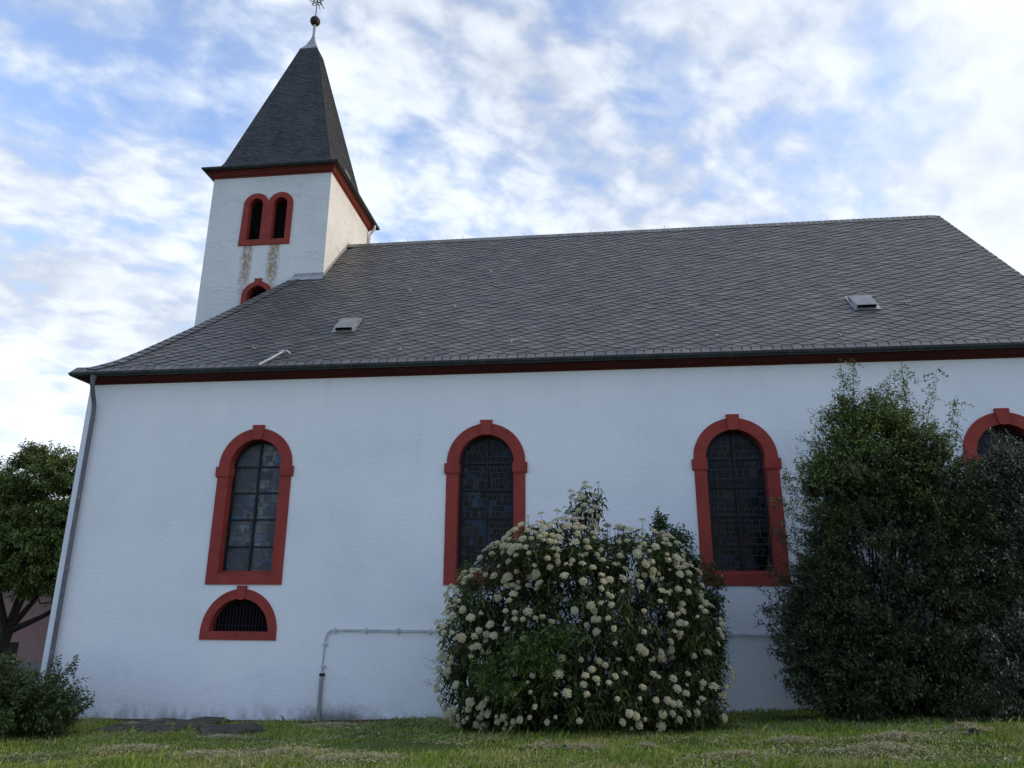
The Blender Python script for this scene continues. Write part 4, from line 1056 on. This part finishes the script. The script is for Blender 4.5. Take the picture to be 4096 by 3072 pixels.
shrub('elder_sapling', (11.3, -2.7, gz(11.3, -2.7)), 'fresh green sapling growing out of the front of the flowering viburnum', 'sapling',
      [(11.25, -3.50, 1.55, .60, .25, .42), (10.70, -3.40, 1.30, .45, .25, .32), (11.85, -3.45, 1.80, .45, .25, .28), (10.95, -3.45, 1.0, .45, .25, .30), (11.6, -3.45, 1.35, .4, .2, .3)], 300, 'fresh_leaf', 55, per=10, twig=.34, size=(.050, .095), aspect=.40, gaps=.1, gscale=2, lo=.3, nstem=9, upw=.2, inner=.2, base_spread=.12)
shrub('hawthorn', (14.25, -.75, gz(14.25, -.75)), 'leafy dark green bush behind the right shoulder of the viburnum, under the third large window', 'shrub',
      [(13.95, -1.25, 3.25, .60, .45, .60), (14.40, -1.2, 2.65, .62, .45, .60), (14.50, -1.0, 1.75, .50, .4, .9), (13.75, -1.2, 3.85, .16, .14, .32)], 950, 'hawthorn_leaf', 66, per=8, twig=.26, size=(.050, .085), aspect=.62, gaps=.22, gscale=1.7, nstem=18, inner=.3, base_spread=.15)
shrub('young_tree', (9.75, -.6, gz(9.75, -.6)), 'thin pale leaved young tree between the second large window and the viburnum', 'sapling',
      [(9.75, -.75, 2.75, .25, .22, .42), (9.70, -.75, 2.2, .30, .22, .28)], 85, 'fresh_leaf', 77, per=8, twig=.24, size=(.045, .075), aspect=.5, gaps=.2, gscale=2.5, nstem=10, inner=.2, base_spread=.08)
def bare_twigs():
    rng = np.random.default_rng(8); root = empty('dry_shrub', (10.0, -1.3, gz(10.0, -1.3)), 'bare brown twigs sticking out at the left foot of the viburnum', 'dry shrub')
    mb = MB(); A = []; B = []
    for i in range(14):
        e = np.array([9.15+rng.random()*.55, -1.3+rng.normal()*.25, .75+rng.random()*.85]); b = np.array([10.25+rng.random()*.2, -1.35, .55+rng.random()*.5])
        m = (b+e)/2 + np.array([0, 0, .10]); mb.tube([(10.1, -1.3, gz(10.1, -1.3)-.03), b, m, e], [.010, .007, .005, .0025], 4, cap=False)
        for k in range(5):
            s = rng.random(); p = m*(1-s)+e*s; A.append(p); B.append(p+rng.normal(size=3)*.07+np.array([-.06, 0, .05]))
    mb.build('branches', MAT['twig'], root); join_twigs(root, 'twigs', np.array(A), np.array(B), .003, .002, MAT['twig'])
    V, A_, T = grow_leaves(np.array(B), unit(np.array(B)-np.array(A)), rng, 3, .05, (.02, .035), .6, .3, .8, .2); np_mesh('foliage', V, quads_of(V), MAT['grey_leaf'], root)
bare_twigs()
shrub('rose_bush', (1.0, -3.0, gz(1.0, -3.0)), 'low leafy green bush at the left corner of the church', 'bush',
      [(.8, -3.0, .50, 1.70, 1.1, 1.05), (2.15, -2.95, .40, .90, .85, .75), (-.6, -3.1, .55, 1.3, 1.0, 1.05)], 4300, 'bush_leaf', 88, per=9, twig=.28, size=(.045, .085), aspect=.5, gaps=.12, gscale=1.6, lo=.5, nstem=40, clump=12, crad=.13,
      sprays=[((2.5, -2.9, .85), (.60, 0, .65), .70, 22), ((2.4, -2.9, .9), (.35, 0, .85), .50, 14), ((2.8, -2.9, .35), (.9, 0, .35), .45, 12), ((2.75, -2.85, .25), (.9, .1, .6), .65, 14), ((1.4, -3, .95), (.2, 0, 1), .25, 6), ((.9, -3, 1.0), (-.1, 0, 1), .25, 6)])

# --- broad tree and the pink house behind the church
def build_tree():
    rng = np.random.default_rng(15); X, Y = -9.3, 9.6; g = gz(X, Y)
    root = empty('broadleaf_tree', (X, Y, g), 'broad leafy tree with dark forked trunk behind the left corner of the church', 'tree')
    mb = MB(); fork = np.array([X+.25, Y, 1.1])
    mb.tube([(X, Y, g-.2), (X+.05, Y, g+.6), fork], [.30, .23, .21], 10)
    ends = [(-7.2, 9.4, 3.6), (-8.6, 9.8, 4.6), (-10.4, 9.2, 4.6), (-11.6, 10, 3.8), (-6.3, 9.6, 2.6), (-9.4, 8.6, 4.2), (-9.2, 11, 4.4)]
    for e in ends:
        e = np.array(e); m = fork*.5+e*.5+np.array([0, 0, -.15]); mb.tube([fork, m, e], [.13, .085, .04], 7)
        for k in range(6):
            t = e+rng.normal(size=3)*np.array([.9, .9, .8])+np.array([0, 0, .8]); mb.tube([m*.4+e*.6, (m+t)/2+rng.normal(size=3)*.1, t], [.04, .028, .012], 5, cap=False)
    mb.build('trunk', MAT['bark'], root)
    blobs = [(-8.6, 9.6, 6.0, 1.9, 1.6, 1.9), (-10.7, 9.6, 5.9, 1.9, 1.6, 1.8), (-7.3, 9.4, 6.3, 1.1, 1.2, 1.35), (-8.2, 9.0, 3.9, 1.7, 1.4, 1.2), (-10.4, 9.4, 3.9, 1.9, 1.6, 1.3), (-6.7, 9.6, 4.0, 1.0, 1.0, 1.1), (-9.4, 9.4, 6.9, 1.3, 1.2, 1.2), (-6.6, 9.7, 2.55, .8, .7, .45), (-8.6, 9.2, 2.85, 1.2, .9, .5), (-10.2, 9.2, 2.9, 1.1, .9, .5), (-7.4, 9.5, 5.0, 1.0, 1.0, .9), (-12.2, 9.8, 4.8, 1.4, 1.3, 1.6)]
    c0, o0 = blob_points(blobs, 640, rng, .55, .5, .12, .75, 2)
    of = rng.normal(size=(len(c0), 13, 3))*np.array([1, 1, .5]); tips = (c0[:, None]+of*.27).reshape(-1, 3); outs = unit(o0[:, None]+of*.5).reshape(-1, 3)
    V, A, T = grow_leaves(tips, outs, rng, 9, .34, (.09, .15), .55, .1, 1.0, .35)
    np_mesh('crown', V, quads_of(V), MAT['tree_leaf'], root)
    tw, q = twig_mesh(A, tips, .008, .003); np_mesh('twigs', tw, q, MAT['bark'], root)
build_tree()
def build_house():
    Y = 14.5; x1, x0 = -3.0, -21.0; zb = -2.2
    root = empty('house', (x0, Y, gz(-12, Y)), 'pink rendered house with a grey plinth and a small dark window, behind the tree', 'house')
    mb = MB(); hx0, hx1, hz0, hz1 = -13.7, -12.45, -.28, .46
    wall_with_holes(mb, [(x0, -.36), (x1, -.36), (x1, 3.9), (x0, 3.9)], [[(hx0, hz0), (hx1, hz0), (hx1, hz1), (hx0, hz1)], [(-18.6, hz0), (-17.4, hz0), (-17.4, hz1), (-18.6, hz1)]], Y, .22)
    mb.poly([(x1, Y, -.36), (x1, Y+7, -.36), (x1, Y+7, 3.9), (x1, Y, 3.9)]); mb.poly([(x0, Y+7, -.36), (x0, Y, -.36), (x0, Y, 3.9), (x0, Y+7, 3.9)]); mb.poly([(x1, Y+7, -.36), (x0, Y+7, -.36), (x0, Y+7, 3.9), (x1, Y+7, 3.9)])
    mb.build('wall', MAT['pink_render'], root)
    p = MB(); p.box((x0-.04, Y-.04, zb), (x1+.04, Y+7.04, -.36)); p.build('plinth', MAT['grey_plinth'], root)
    r = MB(); r.poly([(x0-.4, Y-.4, 3.85), (x1+.4, Y-.4, 3.85), (x1+.4, Y+3.5, 4.9), (x0-.4, Y+3.5, 4.9)]); r.poly([(x1+.4, Y+7.4, 3.85), (x0-.4, Y+7.4, 3.85), (x0-.4, Y+3.5, 4.9), (x1+.4, Y+3.5, 4.9)])
    r.poly([(x0-.4, Y-.4, 3.75), (x1+.4, Y-.4, 3.75), (x1+.4, Y-.4, 3.85), (x0-.4, Y-.4, 3.85)]); r.poly([(x1+.0, Y, 3.9), (x1, Y+7, 3.9), (x1, Y+3.5, 4.8)]); r.build('roof', MAT['roof_tile'], root)
    for a, b in ((hx0, hx1), (-18.6, -17.4)):
        f = MB(); f.box((a, Y+.12, hz0), (a+.06, Y+.18, hz1)); f.box((b-.06, Y+.12, hz0), (b, Y+.18, hz1)); f.box((a+.06, Y+.12, hz1-.06), (b-.06, Y+.18, hz1)); f.box((a+.06, Y+.12, hz0), (b-.06, Y+.18, hz0+.06))
        w = f.build('window', MAT['bar_black'], root); gl = MB(); gl.poly([(a, Y+.15, hz0), (b, Y+.15, hz0), (b, Y+.15, hz1), (a, Y+.15, hz1)]); gl.build('pane', MAT['dark_glass'], w)
        s = MB(); s.box((a-.08, Y-.07, hz0-.07), (b+.08, Y+.1, hz0-.004)); s.build('sill', MAT['service_grey'], w)
build_house()

# --- old stone slabs lying in the grass
def slab(name, label, p, q, width, tilt, seed, thick=.12, end=None):
    rng = np.random.default_rng(seed); p = np.array(p, float); q = np.array(q, float); d = unit(q-p); n = np.array([-d[1], d[0], 0]); L_ = np.linalg.norm(q-p)
    nu, nv = 14, 6; V = []; z0 = lambda x, y: gz(x, y)
    def pt(u, v, top):
        x, y = (p + d*u*L_ + n*(v-.5)*width)[:2]
        r = mnoise.fractal(Vector((x*3, y*3, seed)), 1, 2, 4)
        e = .05*(abs(v-.5)*2)**6 + .04*(abs(u-.5)*2)**8
        return (x + r*.02, y + r*.02, (z0(p[0], p[1])*(1-u)+z0(q[0], q[1])*u) + tilt*u + (thick + r*.030 - e*.5 if top else -.12) + .02)
    mb = MB(); T = [[pt(i/nu, j/nv, True) for j in range(nv+1)] for i in range(nu+1)]; Bt = [[pt(i/nu, j/nv, False) for j in range(nv+1)] for i in range(nu+1)]
    for i in range(nu):
        for j in range(nv): mb.poly([T[i][j], T[i+1][j], T[i+1][j+1], T[i][j+1]])
    for i in range(nu): mb.poly([Bt[i][0], Bt[i+1][0], T[i+1][0], T[i][0]]); mb.poly([T[i][nv], T[i+1][nv], Bt[i+1][nv], Bt[i][nv]])
    for j in range(nv): mb.poly([T[0][j], T[0][j+1], Bt[0][j+1], Bt[0][j]]); mb.poly([Bt[nu][j], Bt[nu][j+1], T[nu][j+1], T[nu][j]])
    root = mb.build(name, MAT['old_stone'], None, fixn=True)
    return tag(root, label, 'stone slab', 'old stone slabs lying in the grass')
slab('stone_slab', 'leftmost weathered stone slab, partly covered with dry grass, beside the low bush', (3.25, -2.35, 0), (3.75, -.75, 0), .62, .04, 3, .06)
slab('stone_slab', 'middle weathered stone slab lying tilted in the grass with its far end raised', (4.15, -2.35, 0), (4.72, -.80, 0), .66, .07, 4, .065)
slab('stone_slab', 'rightmost stone slab, the flattest and darkest one, below the lunette window', (5.15, -2.30, 0), (6.02, -1.65, 0), .85, .01, 5, .08)

# --- grass: blades of the lawn and mown hay lying on it
def build_grass():
    rng = np.random.default_rng(3)
    n = 330000
    x = rng.uniform(-4, 25, n); y = -rng.random(n)**.85*9.0 - .02
    cz = np.array([mnoise.fractal(Vector((a*.55, b*.8, 1.7)), 1, 2, 3) for a, b in zip(x[::1], y[::1])])
    keep = rng.random(n) < np.clip(.75 + .9*cz, .18, 1)
    keep &= ~((y > -.55 + .25*cz) & (x < 8.2) & (rng.random(n) < .85))
    x, y, cz = x[keep], y[keep], cz[keep]; n = len(x)
    z = ground_z(x, y)
    h = rng.uniform(.030, .070, n)*np.clip(1+.8*cz, .5, 1.6); tall = rng.random(n) < .02; h[tall] *= 2.0
    h = np.where(y > -1.2, h*1.25, h)
    a = rng.random(n)*6.283; lean = rng.uniform(.1, .9, n)*h; w = rng.uniform(.006, .012, n)
    d = np.stack([np.cos(a), np.sin(a), 0*a], 1); s = np.stack([-np.sin(a), np.cos(a), 0*a], 1)
    b = np.stack([x, y, z-.01], 1)
    m = b + d*(lean*.35)[:, None] + np.array([0, 0, 1.])*(h*.6)[:, None]; t = b + d*lean[:, None] + np.array([0, 0, 1.])*h[:, None]
    V = np.stack([b-s*w[:, None], b+s*w[:, None], m+s*w[:, None]*.7, t], 1)   # quad: root pair, shoulder, tip
    V = V.reshape(-1, 3)
    tag(np_mesh('grass', V, quads_of(V), MAT['grass_blade']), None, None, None, 'stuff')
    # hay
    k = 62000; xx = rng.uniform(-3, 24, k); yy = -rng.uniform(.5, 8.5, k)
    f = np.array([mnoise.fractal(Vector((a*.8+9, b*1.3, 4.4)), 1, 2, 4) for a, b in zip(xx, yy)])
    g = rng.random(k) < np.clip((f-.10)*2.6, 0.03, .8); xx, yy, f = xx[g], yy[g], f[g]
    mounds = [(17.7, -3.95, .42, .12), (16.6, -4.4, .5, .08), (12.2, -4.6, .30, .05), (11.6, -4.5, .25, .05), (8.0, -5.0, .8, .10), (9.2, -5.5, .7, .08), (16.0, -5.4, .6, .10), (18.4, -5.6, .6, .10), (14.2, -5.6, .6, .07), (5.2, -4.3, .6, .05), (6.6, -4.9, .6, .06), (5.9, -2.9, .4, .03), (15.2, -4.2, .4, .05), (3.45, -1.75, .38, .10), (3.6, -1.2, .3, .11), (4.3, -1.9, .25, .12), (7.2, -1.3, .5, .03), (13.1, -4.7, .2, .08)]
    for mx, my, r, hh in mounds:
        q = int(1500*r); X_ = mx + rng.normal(size=q)*r*.55; Y_ = my + rng.normal(size=q)*r*.30; xx = np.concatenate([xx, X_]); yy = np.concatenate([yy, Y_]); f = np.concatenate([f, np.full(q, .3)])
    zz = ground_z(xx, yy) + rng.uniform(.015, .05, len(xx))
    for mx, my, r, hh in mounds: zz += hh*np.exp(-(((xx-mx)/(r*.6))**2 + ((yy-my)/(r*.35))**2))*rng.uniform(.6, 1, len(xx))
    k = len(xx); a = rng.random(k)*6.283; L_ = rng.uniform(.05, .16, k); w = rng.uniform(.003, .006, k); tilt = rng.normal(size=k)*.16
    d = np.stack([np.cos(a), np.sin(a), tilt], 1); s = np.stack([-np.sin(a), np.cos(a), rng.normal(size=k)*.3], 1); c = np.stack([xx, yy, zz], 1)
    bend = np.stack([0*a, 0*a, rng.uniform(0, .03, k)], 1)
    V = np.stack([c-d*L_[:, None]/2, c+s*w[:, None]+bend, c+d*L_[:, None]/2, c-s*w[:, None]+bend], 1).reshape(-1, 3)
    tag(np_mesh('mown_grass', V, quads_of(V), MAT['dry_grass']), None, None, None, 'stuff')
build_grass()
def molehill(x, y, r, h, label, seed):
    mb = MB(); n, m = 16, 6; rng = np.random.default_rng(seed)
    ring = [[(x + r*(1-j/m)*math.cos(i*2*math.pi/n)*(1+.15*rng.normal()), y + r*.8*(1-j/m)*math.sin(i*2*math.pi/n)*(1+.15*rng.normal()), gz(x, y)-.03 + (h+.03)*math.sin(j/m*1.57)*(1+.15*rng.normal())) for i in range(n)] for j in range(m)]
    for j in range(m-1):
        for i in range(n): mb.poly([ring[j][i], ring[j][(i+1) % n], ring[j+1][(i+1) % n], ring[j+1][i]])
    mb.poly(ring[-1]); tag(mb.build('molehill', MAT['dung_earth']), label, 'molehill', 'small dark molehills in the lawn')
molehill(17.75, -4.15, .14, .10, 'dark molehill in front of the tall evergreen shrub, the right one of two', 1)
molehill(11.95, -4.62, .07, .07, 'small dark molehill in front of the viburnum, the left one of two', 2)
